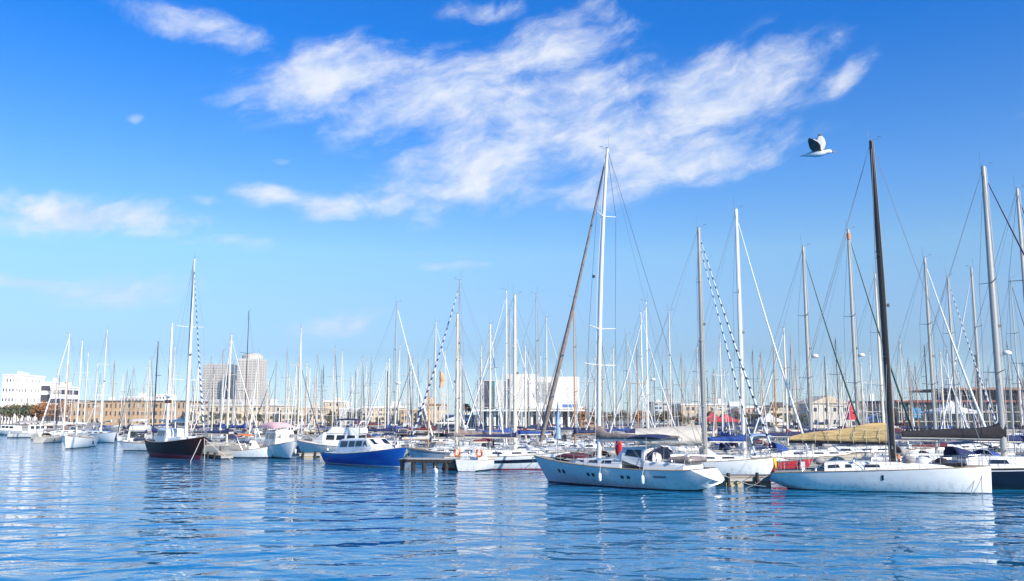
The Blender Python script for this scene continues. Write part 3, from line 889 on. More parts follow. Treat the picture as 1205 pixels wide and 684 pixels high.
# ------------------------------------------------------------------ generic sailing boats
def sloop(name, label, L, H, hull, deck=None, boot=None, jib=None, jib_r=.09, cover=None, mastm=alu, detail=2, cat='sailboat', group=None, fb=None, spre=(.36, .66),
          sprayhood=None, bimini=None, fend=2, awning=None, radar=None, boom_h=None, cov_h=.30, stripe=None, mr=None, inner=None, mxf=.07, window_band=False, jib_top=.97, cmh=None):
    B = L * .19 + 1.3
    r = empty(name)
    tag(r, label, cat, group)
    f_ = fb or (L * .055 + .38)
    h = Hull(L, B, f_ * .95, f_ * .97, f_ * 1.28, rake=L * .07, reverse=L * .035, tw=.74, flare=.35, boot=.10)
    hull_part(r, h, [hull, deck or deck_grey, boot or boot_dark, boot or boot_dark, stripe or hull], stripe=stripe is not None)
    hz = lambda x: h.sheer((x + L / 2) / L)
    k = L / 12
    c = House([(4.1 * k, .3, .2, hz(4 * k), hz(4 * k) + .05), (3.0 * k, .75 * k, .6 * k, hz(3 * k), hz(3 * k) + .30 * k), (.2 * k, 1.15 * k, .95 * k, hz(0), hz(0) + .50 * k),
               (-2.0 * k, 1.2 * k, 1.0 * k, hz(-2 * k), hz(-2 * k) + .58 * k), (-2.2 * k, 1.2 * k, 1.0 * k, hz(-2 * k), hz(-2 * k) + .56 * k)])
    cb = c.mesh().build('coachroof', gel_white if detail > 1 else gel_dimmed, r)
    if detail > 1:
        for x in (2.0, .6, -1.2):
            for s_ in (1, -1): c.window(x * k, (x + .95) * k, .38, .75, s_, cut=.12).build('window', glass, cb)
    else:
        for s_ in (1, -1): c.window(-1.7 * k, 2.4 * k, .38, .75, s_, cut=.2).build('window', glass, cb)
    if window_band:
        for sd_ in (1, -1): h.patch(.42, .78, .50, .74, n=8, sides=(sd_,)).build('side_window', gel_navy, r)
    e = House([(-2.25 * k, 1.25 * k, 1.1 * k, hz(-3 * k) - .05, hz(-3 * k) + .36), (-5.1 * k, 1.2 * k, 1.05 * k, hz(-5 * k) - .05, hz(-5 * k) + .28)])
    e.mesh().build('cockpit_coaming', gel_white if detail > 1 else gel_dimmed, r)
    mx = mxf * L
    bz = boom_h or hz(mx) + 1.55 * k ** .5
    add_rig(r, H, hz(mx) + (.1), L, mx, B, mastm, r=mr or (.085 + .0022 * H), spreaders=spre, jib=jib, jib_r=jib_r, boomL=L * .40, boomz=bz, cover=cover, cov_h=cov_h,
            detail=detail, bowz=hz(L / 2) + .1, sternz=hz(-L / 2) + .1, radar=radar, inner=inner, sternx=-L / 2 + L * .035 + .1, jib_top=jib_top, cover_mast_h=cmh)
    if sprayhood: add_sprayhood(r, -2.6 * k, -1.5 * k, 1.05 * k, hz(-2 * k) + .45 * k, .75, sprayhood)
    if bimini: add_bimini(r, -4.9 * k, -2.9 * k, 1.25 * k, hz(-4 * k) + .2, hz(-4 * k) + 1.9, bimini)
    if awning:
        m = MB(); x0, x1 = mx - .25, mx - L * .42
        zr = bz + 1.15; secs = []
        for q in range(7):
            x = x0 + (x1 - x0) * q / 6; sg_ = .05 * sin(q * 2.1)
            hw = 1.5
            secs.append([(x, -hw, bz - .40), (x, -hw * .5, bz + .38 + sg_), (x, 0, zr - .05 * q), (x, hw * .5, bz + .30 + sg_), (x, hw, bz - .25), (x, hw * .5, bz + .27 + sg_), (x, 0, zr - .03 - .05 * q), (x, -hw * .5, bz + .27 + sg_)])
        m.loft(secs); m.build('boom_awning', awning, r)
    if detail == 1:
        m = MB(); m.box(-4.7 * k, -2.6 * k, -.55 * k, .55 * k, hz(-3 * k) + .2, hz(-3 * k) + .38, bev=.04); m.build('cockpit_floor', teak, r)
        for sg in (1, -1):
            m = MB(); tp = []
            for q in range(6):
                p = h.pt(.08 + .88 * q / 5, h.sheer(.08 + .88 * q / 5)); yy = sg * min(-.06, p.y + .1); tp.append((p.x, yy, p.z + .6)); m.tube([(p.x, yy, p.z - .02), (p.x, yy, p.z + .6)], .02, 3)
            m.tube(tp, .018, 3); m.build('guard_rail', steel, r)
        add_fender(r, h, .3, 1, gel_navy); add_fender(r, h, .45, -1, gel_navy)
        m = MB(); m.box(2.2 * k, 3.9 * k, -.22, .22, hz(3 * k) + .2, hz(3 * k) + .5, bev=.1); m.build('sail_bag', cover or cov['grey'], r)
    if detail > 1:
        add_rail(r, h, .06, .96, 7)
        add_wheel(r, -L / 2 + 1.4 * k, hz(-4 * k) + .6, .42)
        add_hatches(r, (3.6 * k,), hz(3.6 * k) + .15)
        for q in range(fend): add_fender(r, h, .25 + .3 * q, -1, [gel_white, gel_navy][q % 2])
        for sg in (1, -1): add_winch(r, -3.3 * k, sg * 1.15 * k, hz(-3 * k) + .33)
    return r, mx, B, h

def place_by_mast(r, mx, L, B, u, v, H, yaw_deg, tries=True, Hr=None):
    """stand the boat so that its masthead, at the height H, is seen in the direction (u, v)"""
    d = ray(u, v); t = (H - CAM_H) / d.z
    P = Vector((d.x * t, d.y * t, 0))
    yaw = R(yaw_deg)
    seat(r, (P.x, P.y), mx, yaw, L, B)
    return P

NEAR = [  # masthead u, v, H, L, yaw, hull, deck/boot, jib, cover, mast, options, label
    dict(u=822, v=268, H=19.4, L=12.6, yaw=-10, hull=gel_white, jib=stripe_jib2, jr=.10, cover=None, mast=alu, kw=dict(awning=cov['beige'], inner=(1.4, .93, .07, stripe_jib2), spre=(.22, .5, .76)),
         label='white yacht with beige boom awning and two black striped furled sails'),
    dict(u=866, v=246, H=21.6, L=12.4, yaw=-3, hull=gel_red, jib=sail_white, jr=.09, cover=cov['blue'], mast=alu_white, kw=dict(deck=gel_white, sprayhood=cov['white'], mxf=.06, fb=.78),
         label='red hulled sailboat with white mast and white furled foresail behind the wooden pontoon'),
    dict(u=945, v=290, H=18.6, L=11.6, yaw=3, hull=gel_cream, jib=cov['green'], jr=.07, cover=cov['navy'], mast=alu, kw=dict(radar=(.46, .45), bimini=cov['paleblue']),
         label='cream sailboat with dark furled foresail and radar, behind the stern of the black-masted racer'),
    dict(u=998, v=270, H=20.5, L=12.5, yaw=2, hull=gel_white, jib=cov['green'], jr=.08, cover=cov['navy'], mast=alu, kw=dict(radar=(.42, .45), spre=(.3, .6)),
         label='white sailboat whose grey mast has an orange-red masthead, beside the red flag'),
    dict(u=1030, v=322, H=18.4, L=12.0, yaw=4, hull=gel_white, jib=None, jr=.08, cover=cov['navy'], mast=alu_bright, kw=dict(radar=(.2, .5)),
         label='white sailboat whose pale mast shows just left of the black mast'),
    dict(u=1088, v=303, H=18.6, L=12.2, yaw=0, hull=gel_white, jib=sail_white, jr=.11, cover=cov['navy'], mast=alu, kw=dict(bimini=cov['white']),
         label='white sailboat with broad white furled foresail crossing a striped one'),
    dict(u=1115, v=325, H=19.0, L=11.8, yaw=4, hull=gel_white, jib=stripe_jib, jr=.07, cover=cov['navy'], mast=alu, kw=dict(sprayhood=cov['burgundy']),
         label='white sailboat with thin blue striped furled foresail near the glass pavilion'),
    dict(u=1143, v=315, H=20.0, L=11.5, yaw=178, hull=gel_white, jib=sail_white, jr=.06, cover=cov['grey'], mast=alu, kw=dict(),
         label='bow-left white sailboat with grey mast just left of the tall navy yacht mast'),
    dict(u=1189, v=327, H=20.6, L=12.0, yaw=5, hull=gel_navy, jib=cov['navy'], jr=.07, cover=cov['black'], mast=alu, kw=dict(deck=teak),
         label='dark sailboat with grey mast right of the radar-bearing navy yacht mast'),
    dict(u=1197, v=222, H=20.2, L=14, yaw=6, hull=gel_white, jib=cov['navy'], jr=.09, cover=cov['navy'], mast=alu, kw=dict(fb=1.1),
         label='white yacht with tall grey mast at the right edge'),
    dict(u=675, v=350, H=17.6, L=11.4, yaw=178, hull=gel_white, jib=cov['taupe'], jr=.06, cover=cov['navy'], mast=alu_tan, kw=dict(),
         label='sailboat with brown mast behind the slanting taupe furled foresail'),
    dict(u=760, v=355, H=16.8, L=11.2, yaw=182, hull=gel_white, jib=sail_white, jr=.06, cover=cov['grey'], mast=alu_white, kw=dict(radar=(.46, -.45)),
         label='white sailboat with white mast, the taller of two seen over the taupe boom cover'),
    dict(u=754, v=367, H=16.6, L=10.6, yaw=2, hull=gel_white, jib=sail_white, jr=.06, cover=cov['navy'], mast=alu_white, kw=dict(),
         label='white sailboat with white mast, the shorter of two seen over the taupe boom cover'),
    dict(u=787, v=366, H=17.0, L=11, yaw=0, hull=gel_cream, jib=None, jr=.06, cover=cov['beige'], mast=alu_bright, kw=dict(),
         label='cream sailboat with lone pale mast rising over the beige awning'),
    dict(u=737, v=394, H=15.0, L=10, yaw=4, hull=gel_white, jib=sail_white, jr=.06, cover=cov['blue'], mast=alu, kw=dict(),
         label='white sailboat with short grey mast right of the tall white mast'),
    dict(u=541, v=330, H=18.0, L=12, yaw=176, hull=gel_grey, jib=stripe_jib, jr=.10, cover=cov['taupe'], mast=alu, kw=dict(spre=(.3, .62), bimini=cov['grey']),
         label='pale grey yacht with blue and white striped furled foresail beside the stone pier'),
    dict(u=596, v=342, H=17.6, L=11.6, yaw=184, hull=gel_white, jib=sail_white, jr=.06, cover=cov['blue'], mast=alu_white, kw=dict(),
         label='white sailboat with white mast and blue boom cover left of the white cube building'),
    dict(u=600, v=366, H=16.6, L=11, yaw=2, hull=gel_white, jib=sail_white, jr=.06, cover=cov['blue'], mast=alu, kw=dict(),
         label='white sailboat with thin grey mast and bow to the right before the white cube building'),
    dict(u=631, v=346, H=18.4, L=11.8, yaw=180, hull=gel_white, jib=cov['paleblue'], jr=.05, cover=cov['navy'], mast=alu, kw=dict(spre=(.35, .68)),
         label='sailboat with tall grey mast crossing the cube building window'),
    dict(u=643, v=374, H=16.4, L=11, yaw=5, hull=gel_white, jib=sail_white, jr=.05, cover=cov['navy'], mast=alu_bright, kw=dict(),
         label='white sailboat with pale mast right of the cube building window'),
    dict(u=622, v=412, H=13.4, L=9.5, yaw=183, hull=gel_cream, jib=None, jr=.05, cover=cov['navy'], mast=alu, kw=dict(),
         label='small cream sailboat with short mast before the white cube building'),
    dict(u=467, v=356, H=18.2, L=11.6, yaw=8, hull=gel_navy, jib=sail_white, jr=.12, cover=cov['navy'], mast=alu, kw=dict(radar=(.42, .3)),
         label='navy sailboat with grey mast and stout white furled foresail behind the blue motorboat'),
    dict(u=513, v=379, H=17.0, L=11.0, yaw=4, hull=gel_white, jib=sail_white, jr=.08, cover=cov['burgundy'], mast=alu_bright, kw=dict(),
         label='white sailboat with pale mast and burgundy cover left of the striped foresail'),
    dict(u=293, v=366, H=20.5, L=12, yaw=-35, hull=gel_white, jib=None, jr=.06, cover=cov['blue'], mast=carbon, kw=dict(bimini=cov['blue']),
         label='white sailboat with thin black mast and blue canopy below the right-hand tower'),
]
for q in NEAR:
    if q['v'] > 325: q['kw'].setdefault('mr', .06)
    q['kw'].setdefault('sprayhood', cov[('navy', 'black', 'grey', 'blue', 'taupe', 'burgundy')[int(q['u']) % 6]])
    if int(q['u']) % 3 == 0: q['kw'].setdefault('bimini', cov[('navy', 'grey', 'beige')[int(q['u']) % 2]])
    q['kw'].setdefault('cov_h', .42)
    r, mx, B, h = sloop('sailboat', q['label'], q['L'], q['H'], q['hull'], jib=q['jib'], jib_r=q['jr'], cover=q['cover'], mastm=q['mast'], **q['kw'])
    # the height keeps the masthead on its line of sight; shift nearer or farther until nothing collides
    best = None
    for dz in [0, .3, -.3, .6, -.6, .9, -.9, 1.2, -1.2, 1.6, -1.6, 2, -2, 2.5, -2.5, 3, -3, 3.5, 4, 4.5, 5, 6, 7]:
        Hh = q['H'] + dz; d = ray(q['u'], q['v']); t = (Hh - CAM_H) / d.z
        yaw = R(q['yaw']); s_ = Hh / q['H']
        x, y = d.x * t - mx * cos(yaw) * s_, d.y * t - mx * sin(yaw) * s_
        if free(circles(x, y, yaw, q['L'] * s_, B * s_)):
            best = (Hh, s_); break
    if best is None: best = (q['H'], 1); print('NO ROOM', q['u'])
    Hh, s_ = best
    r.scale = (s_, s_, s_)
    d = ray(q['u'], q['v']); t = (Hh - CAM_H) / d.z
    seat(r, (d.x * t, d.y * t), mx * s_, R(q['yaw']), q['L'] * s_, B * s_)
    if q['u'] == 998:
        m = MB(); m.tube([(0, 0, q['H'] - .9), (0, 0, q['H'] - .35)], .15, 8)
        m.build('masthead_band', orange, [c for c in COL.objects if c.parent == r and c.name.startswith('mast')][0])
    print('NEAR', q['u'], 'y', round(d.y * t, 1), 'H', round(Hh, 1))

# navy yacht at the right edge
r, mx, B, h = sloop('sailing_yacht', 'navy hulled yacht with white stripe, black sail cover and radar on its tall grey mast', 15.5, 21.0, gel_navy, boot=boot_dark, jib=cov['navy'], jib_r=.09,
                    cover=cov['black'], mastm=alu, cat='yacht', radar=(.36, .45), fb=1.35, cov_h=.78, stripe=gel_white, mr=.17, mxf=-.005, spre=(.3, .6), sprayhood=cov['navy'], cmh=1.35, boom_h=3.05)
d = ray(1157, 196); t = (21.0 - CAM_H) / d.z
yy_ = d.y * t; print('navy y', yy_)
seat(r, (d.x * t, d.y * t), mx, R(-8), 15.5, B)
mooring(r, [(4.2, -1.9, 1.4), (6.5, -2.6, .6), (9.0, -3.2, -.1)], .03)

# ------------------------------------------------------------------ black ketch on the left
def black_ketch():
    L, B = 15.0, 4.4
    r = empty('ketch')
    tag(r, 'black hulled ketch with red waterline, white masts and white wheelhouse', 'yacht')
    h = Hull(L, B, 1.75, 1.65, 2.35, rake=1.2, tw=.75, flare=.5, boot=.42, draft=.5)
    hull_part(r, h, [gel_black, teak, boot_red, boot_red, gel_black])
    hz = lambda x: h.sheer((x + L / 2) / L)
    c = House([(-1.0, 1.35, 1.1, hz(-1), hz(-1) + 1.0), (-1.35, 1.4, 1.15, hz(-1), hz(-1) + 1.42), (-4.0, 1.4, 1.2, hz(-4), hz(-4) + 1.48), (-4.4, 1.4, 1.1, hz(-4), hz(-4) + 1.4)])
    cb = c.mesh().build('wheelhouse', gel_white, r)
    for s_ in (1, -1):
        for x in (-2.1, -3.0, -3.9): c.window(x, x + .75, .45, .85, s_).build('window', glass, cb)
    for yy in (-.75, 0, .75):
        m = MB(); m.box(-1.28, -1.14, yy - .3, yy + .3, hz(-1) + .8, hz(-1) + 1.2); m.build('window', glass, cb)
    c2 = House([(3.5, .7, .5, hz(3.5), hz(3.5) + .15), (2.6, 1.0, .8, hz(2.6), hz(2.6) + .5), (-.95, 1.2, 1.0, hz(-.9), hz(-.9) + .6)])
    c2.mesh().build('coachroof', gel_white, r)
    add_rig(r, 21.6, hz(1.6), L, 1.6, B, alu_white, r=.20, spreaders=(.33, .62), jib=stripe_jib, jib_r=.10, boomL=4.6, boomz=hz(1) + 2.1, cover=cov['white'], cov_h=.4, detail=2, bowz=2.6, sternz=1.8, radar=None, wr=.014)
    mz = mast_mesh(15.0, 1.6, .18).build('mizzen_mast', alu_white, r, (-4.9, 0, 0))
    m = MB(); m.loft([[(-.1 + .4 + rr * cos(2 * pi * k / 10), rr * sin(2 * pi * k / 10), 6.6 + dz) for k in range(10)] for rr, dz in ((.22, 0), (.36, .05), (.36, .2), (.2, .32))])
    m.build('radar_dome', gel_white, mz)
    m = MB(); m.box(-.3, .3, -.28, .28, 5.9, 6.25, bev=.05); m.build('radar_bracket', gel_black, mz)
    m = MB(); m.tube([(-5.0, 0, 3.9), (-7.6, 0, 3.95)], .08, 6); m.build('mizzen_boom', alu_white, r)
    add_rail(r, h, .06, .97, 8, z=.75)
    for sg in (1, -1):
        mooring(r, [(L / 2 - .5, sg * .2, 2.1), (L / 2 + .9, sg * 1.2, .9), (L / 2 + 2.4, sg * 2.2, -.1)], .035)
    mooring(r, [(L / 2 - .1, 0, 2.2), (L / 2 + .2, 0, 1.0), (L / 2 + .25, 0, -.1)], .03)
    return r, 1.6, L, B
r, mx, L, B = black_ketch()
place_by_mast(r, mx, L, B, 228.5, 305, 21.6, -52)
print('ketch', r.location)

# ------------------------------------------------------------------ motorboats
def motorboat(name, label, L, hull, boot, kind='saloon', topm=None, cat='motorboat', detail=2, group=None, canopy=None, fbk=1.0, deck=None):
    B = L * .24 + 1.0
    r = empty(name); tag(r, label, cat, group)
    f_ = (L * .06 + .55) * fbk
    h = Hull(L, B, f_ * .85, f_ * .92, f_ * 1.45, rake=L * .10, tw=.88, flare=.55, fullbow=.8, boot=.13)
    hull_part(r, h, [hull, deck or gel_white, boot, boot_dark, hull])
    hz = lambda x: h.sheer((x + L / 2) / L)
    k = L / 10; tm = topm or gel_white
    if kind == 'saloon':
        c = House([(3.2 * k, .5 * k, .3 * k, hz(3 * k), hz(3 * k) + .1), (2.3 * k, 1.0 * k, .8 * k, hz(2 * k), hz(2 * k) + .40 * k), (1.5 * k, 1.2 * k, 1.0 * k, hz(1.5 * k), hz(1.5 * k) + .62 * k)])
        c.mesh().build('foredeck_trunk', tm, r)
        c = House([(1.9 * k, 1.15 * k, .9 * k, hz(1.5 * k), hz(1.5 * k) + .60 * k), (1.0 * k, 1.25 * k, 1.0 * k, hz(k), hz(k) + 1.12 * k), (-2.4 * k, 1.3 * k, 1.05 * k, hz(-2 * k), hz(-2 * k) + 1.18 * k), (-2.8 * k, 1.3 * k, 1.05 * k, hz(-2 * k), hz(-2 * k) + 1.08 * k)])
        cb = c.mesh().build('deckhouse', tm, r)
        for s_ in (1, -1):
            for (x0, x1, ct) in ((.75, 1.35, .35), (-.25, .6, .05), (-1.2, -.4, .05), (-2.4, -1.4, .05)):
                c.window(x0 * k, x1 * k, .45, .85, s_, cut=ct * k).build('window', glass, cb)
        m = MB(); a = m.vs([(1.86 * k, -.8 * k, hz(k) + .68 * k), (1.86 * k, .8 * k, hz(k) + .68 * k), (1.14 * k, .78 * k, hz(k) + 1.07 * k), (1.14 * k, -.78 * k, hz(k) + 1.07 * k)]); m.face(a)
        m.build('windscreen', glass, cb)
    elif kind == 'flybridge':
        c = House([(2.8 * k, .8 * k, .6 * k, hz(2.8 * k), hz(2.8 * k) + .25 * k), (1.4 * k, 1.25 * k, 1.0 * k, hz(k), hz(k) + 1.35 * k), (-2.7 * k, 1.4 * k, 1.2 * k, hz(-2 * k), hz(-2 * k) + 1.5 * k)])
        cb = c.mesh().build('deckhouse', tm, r)
        for s_ in (1, -1):
            for x0 in (-2.4, -1.2, 0): c.window(x0 * k, (x0 + 1.0) * k, .45, .82, s_, cut=.1).build('window', glass, cb)
        m = MB(); m.box(-2.74 * k, -2.70 * k, -1.0 * k, 1.0 * k, hz(-2 * k) + .25 * k, hz(-2 * k) + 1.25 * k); m.build('aft_window', glass, cb)
        z = hz(-k) + 1.5 * k
        c = House([(.9 * k, 1.1 * k, 1.0 * k, z - .1, z + .15 * k), (.4 * k, 1.15 * k, 1.1 * k, z - .1, z + .55 * k), (-2.9 * k, 1.15 * k, 1.1 * k, z - .1, z + .45 * k)])
        c.mesh().build('flybridge', tm, r)
        add_bimini(r, -2.4 * k, .2 * k, 1.05 * k, z + .4 * k, z + 1.5 * k, canopy or cov['white'])
        m = MB(); m.tube([(-2.5 * k, -1.1 * k, z + .3), (-2.9 * k, -.9 * k, z + 1.2 * k), (-2.9 * k, .9 * k, z + 1.2 * k), (-2.5 * k, 1.1 * k, z + .3)], .07, 6); m.build('radar_arch', tm, r)
    elif kind == 'trawler':
        z = hz(0)
        c = House([(2.2 * k, 1.1 * k, .95 * k, z, z + 1.5 * k), (1.9 * k, 1.15 * k, 1.0 * k, z, z + 1.75 * k), (-1.2 * k, 1.2 * k, 1.05 * k, z - .1, z + 1.75 * k)])
        cb = c.mesh().build('wheelhouse', tm, r)
        for s_ in (1, -1):
            for x0 in (-.8, .2, 1.1): c.window(x0 * k, (x0 + .7) * k, .5, .85, s_).build('window', glass, cb)
        for yy in (-.7, 0, .7):
            m = MB(); m.box(2.02 * k, 2.20 * k, yy * k - .25, yy * k + .25, z + .9 * k, z + 1.4 * k); m.build('window', glass, cb)
        add_bimini(r, -4.2 * k, 2.4 * k, 1.35 * k, z, z + 2.25 * k, canopy or cov['pink'], dome=.38)
        m = MB(); m.tube([(0, 0, z + 1.7 * k), (0, 0, z + 4.2 * k)], .05, 6); m.tube([(-.05, -1.5, z + 3.6 * k), (-.05, 1.5, z + 3.6 * k)], .03, 5); m.build('signal_mast', tm, r)
    else:   # open launch
        c = House([(1.6 * k, .8 * k, .6 * k, hz(k), hz(k) + .3), (.9 * k, 1.0 * k, .8 * k, hz(k), hz(k) + .85), (.4 * k, 1.0 * k, .9 * k, hz(0), hz(0) + .85)])
        cb = c.mesh().build('cuddy', tm, r)
        for s_ in (1, -1): c.window(.45 * k, .85 * k, .5, .85, s_).build('window', glass, cb)
        if canopy: add_bimini(r, -2.2 * k, .6 * k, .95 * k, hz(0), hz(0) + 1.7, canopy)
        m = MB(); m.box(-L / 2 - .35, -L / 2 + .05, -.25, .25, .35, 1.25, bev=.08); m.tube([(-L / 2 - .2, 0, .4), (-L / 2 - .2, 0, -.3)], .08, 6); m.build('outboard_motor', rubber, r)
    if detail > 1: add_rail(r, h, .5, .965, 5, z=.6)
    add_fender(r, h, .3, -1); add_fender(r, h, .55, -1)
    return r, B, h

def place_by_waterline(r, L, B, u0, v0, yaw_deg, back=0.0):
    """the boat's middle stands over the water point seen at (u0, v0)"""
    P = wat(u0, v0); yaw = R(yaw_deg)
    r.rotation_euler = (0, 0, yaw); r.location = (P.x, P.y + back, 0); occupy(r.location, yaw, L, B)

A_, B_ = wat(468, 551.5), wat(391, 546.0)
yaw = math.degrees(atan2(A_.y - B_.y, A_.x - B_.x)); Lb = (A_ - B_).length + 1.0
r, Bm, h = motorboat('motorboat', 'royal blue hulled motorboat with white cabin moored by the stone pier', Lb, gel_blue, boot_white, 'saloon', fbk=1.0)
r.rotation_euler = (0, 0, R(yaw)); r.location = ((A_.x + B_.x) / 2 + .3, (A_.y + B_.y) / 2 + 1.0, 0); occupy(r.location, R(yaw), Lb, Bm)
print('blue', r.location, Lb, yaw)

r, Bm, h = motorboat('motorboat', 'white flybridge cruiser with navy canopy just behind the blue motorboat', 10.5, gel_white, boot_dark, 'flybridge', canopy=cov['navy'])
place_by_waterline(r, 10.5, Bm, 398, 536, 168)
r, Bm, h = motorboat('motorboat', 'pale blue launch with pale pink canopy and signal mast, bow turned right', 10, gel_grey, boot_dark, 'trawler', canopy=cov['pink'], fbk=1.1)
place_by_waterline(r, 10, Bm, 327, 538.5, -58)
r, Bm, h = motorboat('motorboat', 'white cruiser showing a broad dark aft window left of the black ketch', 10, gel_white, boot_dark, 'flybridge')
place_by_waterline(r, 10, Bm, 166, 525, 100)
r, Bm, h = motorboat('motorboat', 'white motorboat at the far left edge', 10, gel_white, boot_dark, 'saloon')
place_by_waterline(r, 10, Bm, 8, 512, 170)
r, Bm, h = motorboat('motorboat', 'grey motorboat with dark windows and signal mast at the left', 9.5, gel_grey, boot_dark, 'trawler', canopy=cov['grey'], fbk=.9)
place_by_waterline(r, 9.5, Bm, 40, 515, 30)
r, Bm, h = motorboat('launch', 'small open launch with orange canopy left of the pink-topped launch', 6.2, gel_white, boot_dark, 'open', canopy=orange, cat='launch')
place_by_waterline(r, 6.2, Bm, 293, 539, -12)
r, Bm, h = motorboat('launch', 'small open launch with navy canopy moored at the short jetty', 5.6, gel_navy, boot_dark, 'open', canopy=cov['navy'], cat='launch')
place_by_waterline(r, 5.6, Bm, 462, 537, 10)

LEFT = [  # u, v waterline, L, H, yaw, hull, jib, jib r, cover, mast, label
    (64, 519, 12.2, 19.0, -112, gel_white, sail_white, .12, cov['white'], alu_white, 'white yacht with leaning white furled foresail, left of the white catamaran-like hulls', 82, 393),
    (93, 524, 12, 15.0, -80, gel_white, None, .12, cov['grey'], alu_white, 'white yacht seen bow on with bare white mast, right of the leaning white foresail', 97, 401),
    (137, 524, 12.5, 19.0, -40, gel_white, None, .1, cov['beige'], alu_white, 'white yacht under the tallest white mast left of the black ketch', 126, 388),
    (113, 520, 11, 16, -60, gel_white, None, .1, cov['blue'], alu_white, 'white sailboat with short white mast before the long tan building', 115, 428),
    (103, 520, 11, 16, -60, gel_white, None, .1, cov['blue'], alu_white, 'white sailboat with slim mast topping just left of the short white one', 104, 415),
    (139, 520, 12, 17, -50, gel_cream, None, .1, cov['beige'], alu_tan, 'cream sailboat with orange varnished mast before the tan building', 135, 425),
    (250, 533, 11, 15, -25, gel_white, None, .1, cov['black'], alu, 'white sailboat with black boom cover right beside the black ketch bow', 263, 412),
    (275, 533, 10.5, 14.5, -20, gel_white, None, .1, cov['blue'], alu, 'white sailboat with blue boom cover below the dark blue slab tower', 276, 425),
    (206, 533, 11.5, 17, -60, gel_white, sail_white, .1, cov['navy'], alu_bright, 'white sailboat with pale mast just behind the black ketch', 206, 408),
    (174, 533, 11.5, 15, 100, gel_white, None, .1, cov['navy'], alu_bright, 'white sailboat with solitary pale mast left of the black ketch masts', 174, 432),
    (338, 525, 11.5, 15.5, 95, gel_white, None, .1, cov['blue'], alu_bright, 'white sailboat with pale mast right behind the pink-topped launch', 338, 439),
    (381, 525, 11.5, 16, 90, gel_white, None, .1, cov['blue'], carbon, 'white sailboat with dark mast left of the flybridge cruiser', 381, 430),
    (364, 525, 11.5, 15.5, 92, gel_white, None, .1, cov['navy'], alu_white, 'white sailboat with bright mast left of the dark one', 365, 433),
    (456, 525, 11.5, 15, 20, gel_white, None, .1, cov['navy'], carbon, 'white sailboat with dark mast left of the stout furled foresail', 456, 437),
]
for (u0, v0, L, H, yw, hu, jb, jr_, cv, mm, lab, ut, vt) in LEFT:
    r, mx, B, h = sloop('sailboat', lab, L, H, hu, jib=jb, jib_r=jr_, cover=cv, mastm=mm, detail=2 if L > 12 else 1, mr=.11, fb=1.35 if L > 11.9 else None)
    ok = False
    for dz in [0, .4, -.4, .8, -.8, 1.2, -1.2, 1.6, -1.6, 2, -2, 2.5, -2.5, 3, -3, 3.6, 4.2]:
        Hh = H + dz; s_ = Hh / H; d = ray(ut, vt); t = (Hh - CAM_H) / d.z; yaw = R(yw)
        x, y = d.x * t - mx * s_ * cos(yaw), d.y * t - mx * s_ * sin(yaw)
        if free(circles(x, y, yaw, L * s_, B * s_)): ok = True; break
    if not ok: print('NO ROOM L', ut); Hh = H; s_ = 1; t = (Hh - CAM_H) / d.z
    r.scale = (s_,) * 3
    seat(r, (d.x * t, d.y * t), mx * s_, yaw, L * s_, B * s_)
    print('LEFT', ut, round(d.y * t, 1), round(Hh, 1))

# boats at the middle of the front row
r, mx, B, h = sloop('sailboat', 'white sailboat with orange gear on its stern, right of the pier and red fender', 8.6, 12.5, gel_white, boot=boot_dark, cover=cov['burgundy'], jib=sail_white, detail=2, mastm=alu_bright, fb=.95)
P = wat(573, 553); seat(r, (P.x + .2, P.y + 2.2), mx, R(68), 8.6, B)
add_buoy(r, -3.9, 1.0, 1.5, orange); add_buoy(r, -3.9, -1.0, 1.5, orange)
add_fender(r, h, .2, -1, cov['red'], .6, .2)
r, mx, B, h = sloop('sailboat', 'white sailboat with navy side windows, red bow waterline and navy boom cover', 11.0, 15.0, gel_white, boot=boot_red, cover=cov['navy'], jib=None, detail=2, fb=1.15, window_band=True, mastm=alu_bright)
P = wat(606, 553.5); seat(r, (P.x, P.y + 1.6), mx, R(-3), 11, B)
r, mx, B, h = sloop('sailboat', 'pale sailboat with violet grey topsides lying behind the stone pier', 10.6, 14.5, gel_grey, boot=gel_navy, cover=cov['taupe'], jib=None, detail=2, stripe=gel_navy, mastm=alu_bright)
P = wat(535, 546); seat(r, (P.x, P.y + 2.5), mx, R(172), 10.6, B)

# ------------------------------------------------------------------ pontoons and piers
def pontoon(label, P0, P1, wd, z=.55, piles=4, name='pontoon', pale=False):
    P0, P1 = Vector(P0), Vector(P1); d = P1 - P0; Ln = d.length
    r = empty(name, (P0.x, P0.y, 0), atan2(d.y, d.x))
    tag(r, label, 'pontoon', 'floating pontoons')
    m = MB(); m.box(0, Ln, -wd / 2, wd / 2, z - .08, z, bev=.02); m.build('walkway', plank if not pale else concrete, r)
    m = MB(); m.box(.05, Ln - .05, -wd / 2 + .06, wd / 2 - .06, z - .30, z - .083); m.build('fascia', dark_wood if pale else concrete, r)
    n = max(2, int(Ln / 3.0))
    for k in range(0 if pale else n):
        x = Ln * (k + .5) / n
        f = MB(); f.box(x - .7, x + .7, -wd / 2 + .15, wd / 2 - .15, -.4, z - .303, bev=.05); f.build('float', mat('float_ochre', (.42, .34, .2), .8, noise=.25), r)
    for k in range(piles):
        x = Ln * (k + .3) / piles
        f = MB(); f.tube([(x, -wd / 2 + (.25 if pale else -.12), -1), (x, -wd / 2 + (.25 if pale else -.12), z - .31 if pale else z + .25)], .2 if pale else .12, 8); f.build('pile', dark_wood, r)
    return r, Ln
a, b = wat(844, 573), wat(912, 572)
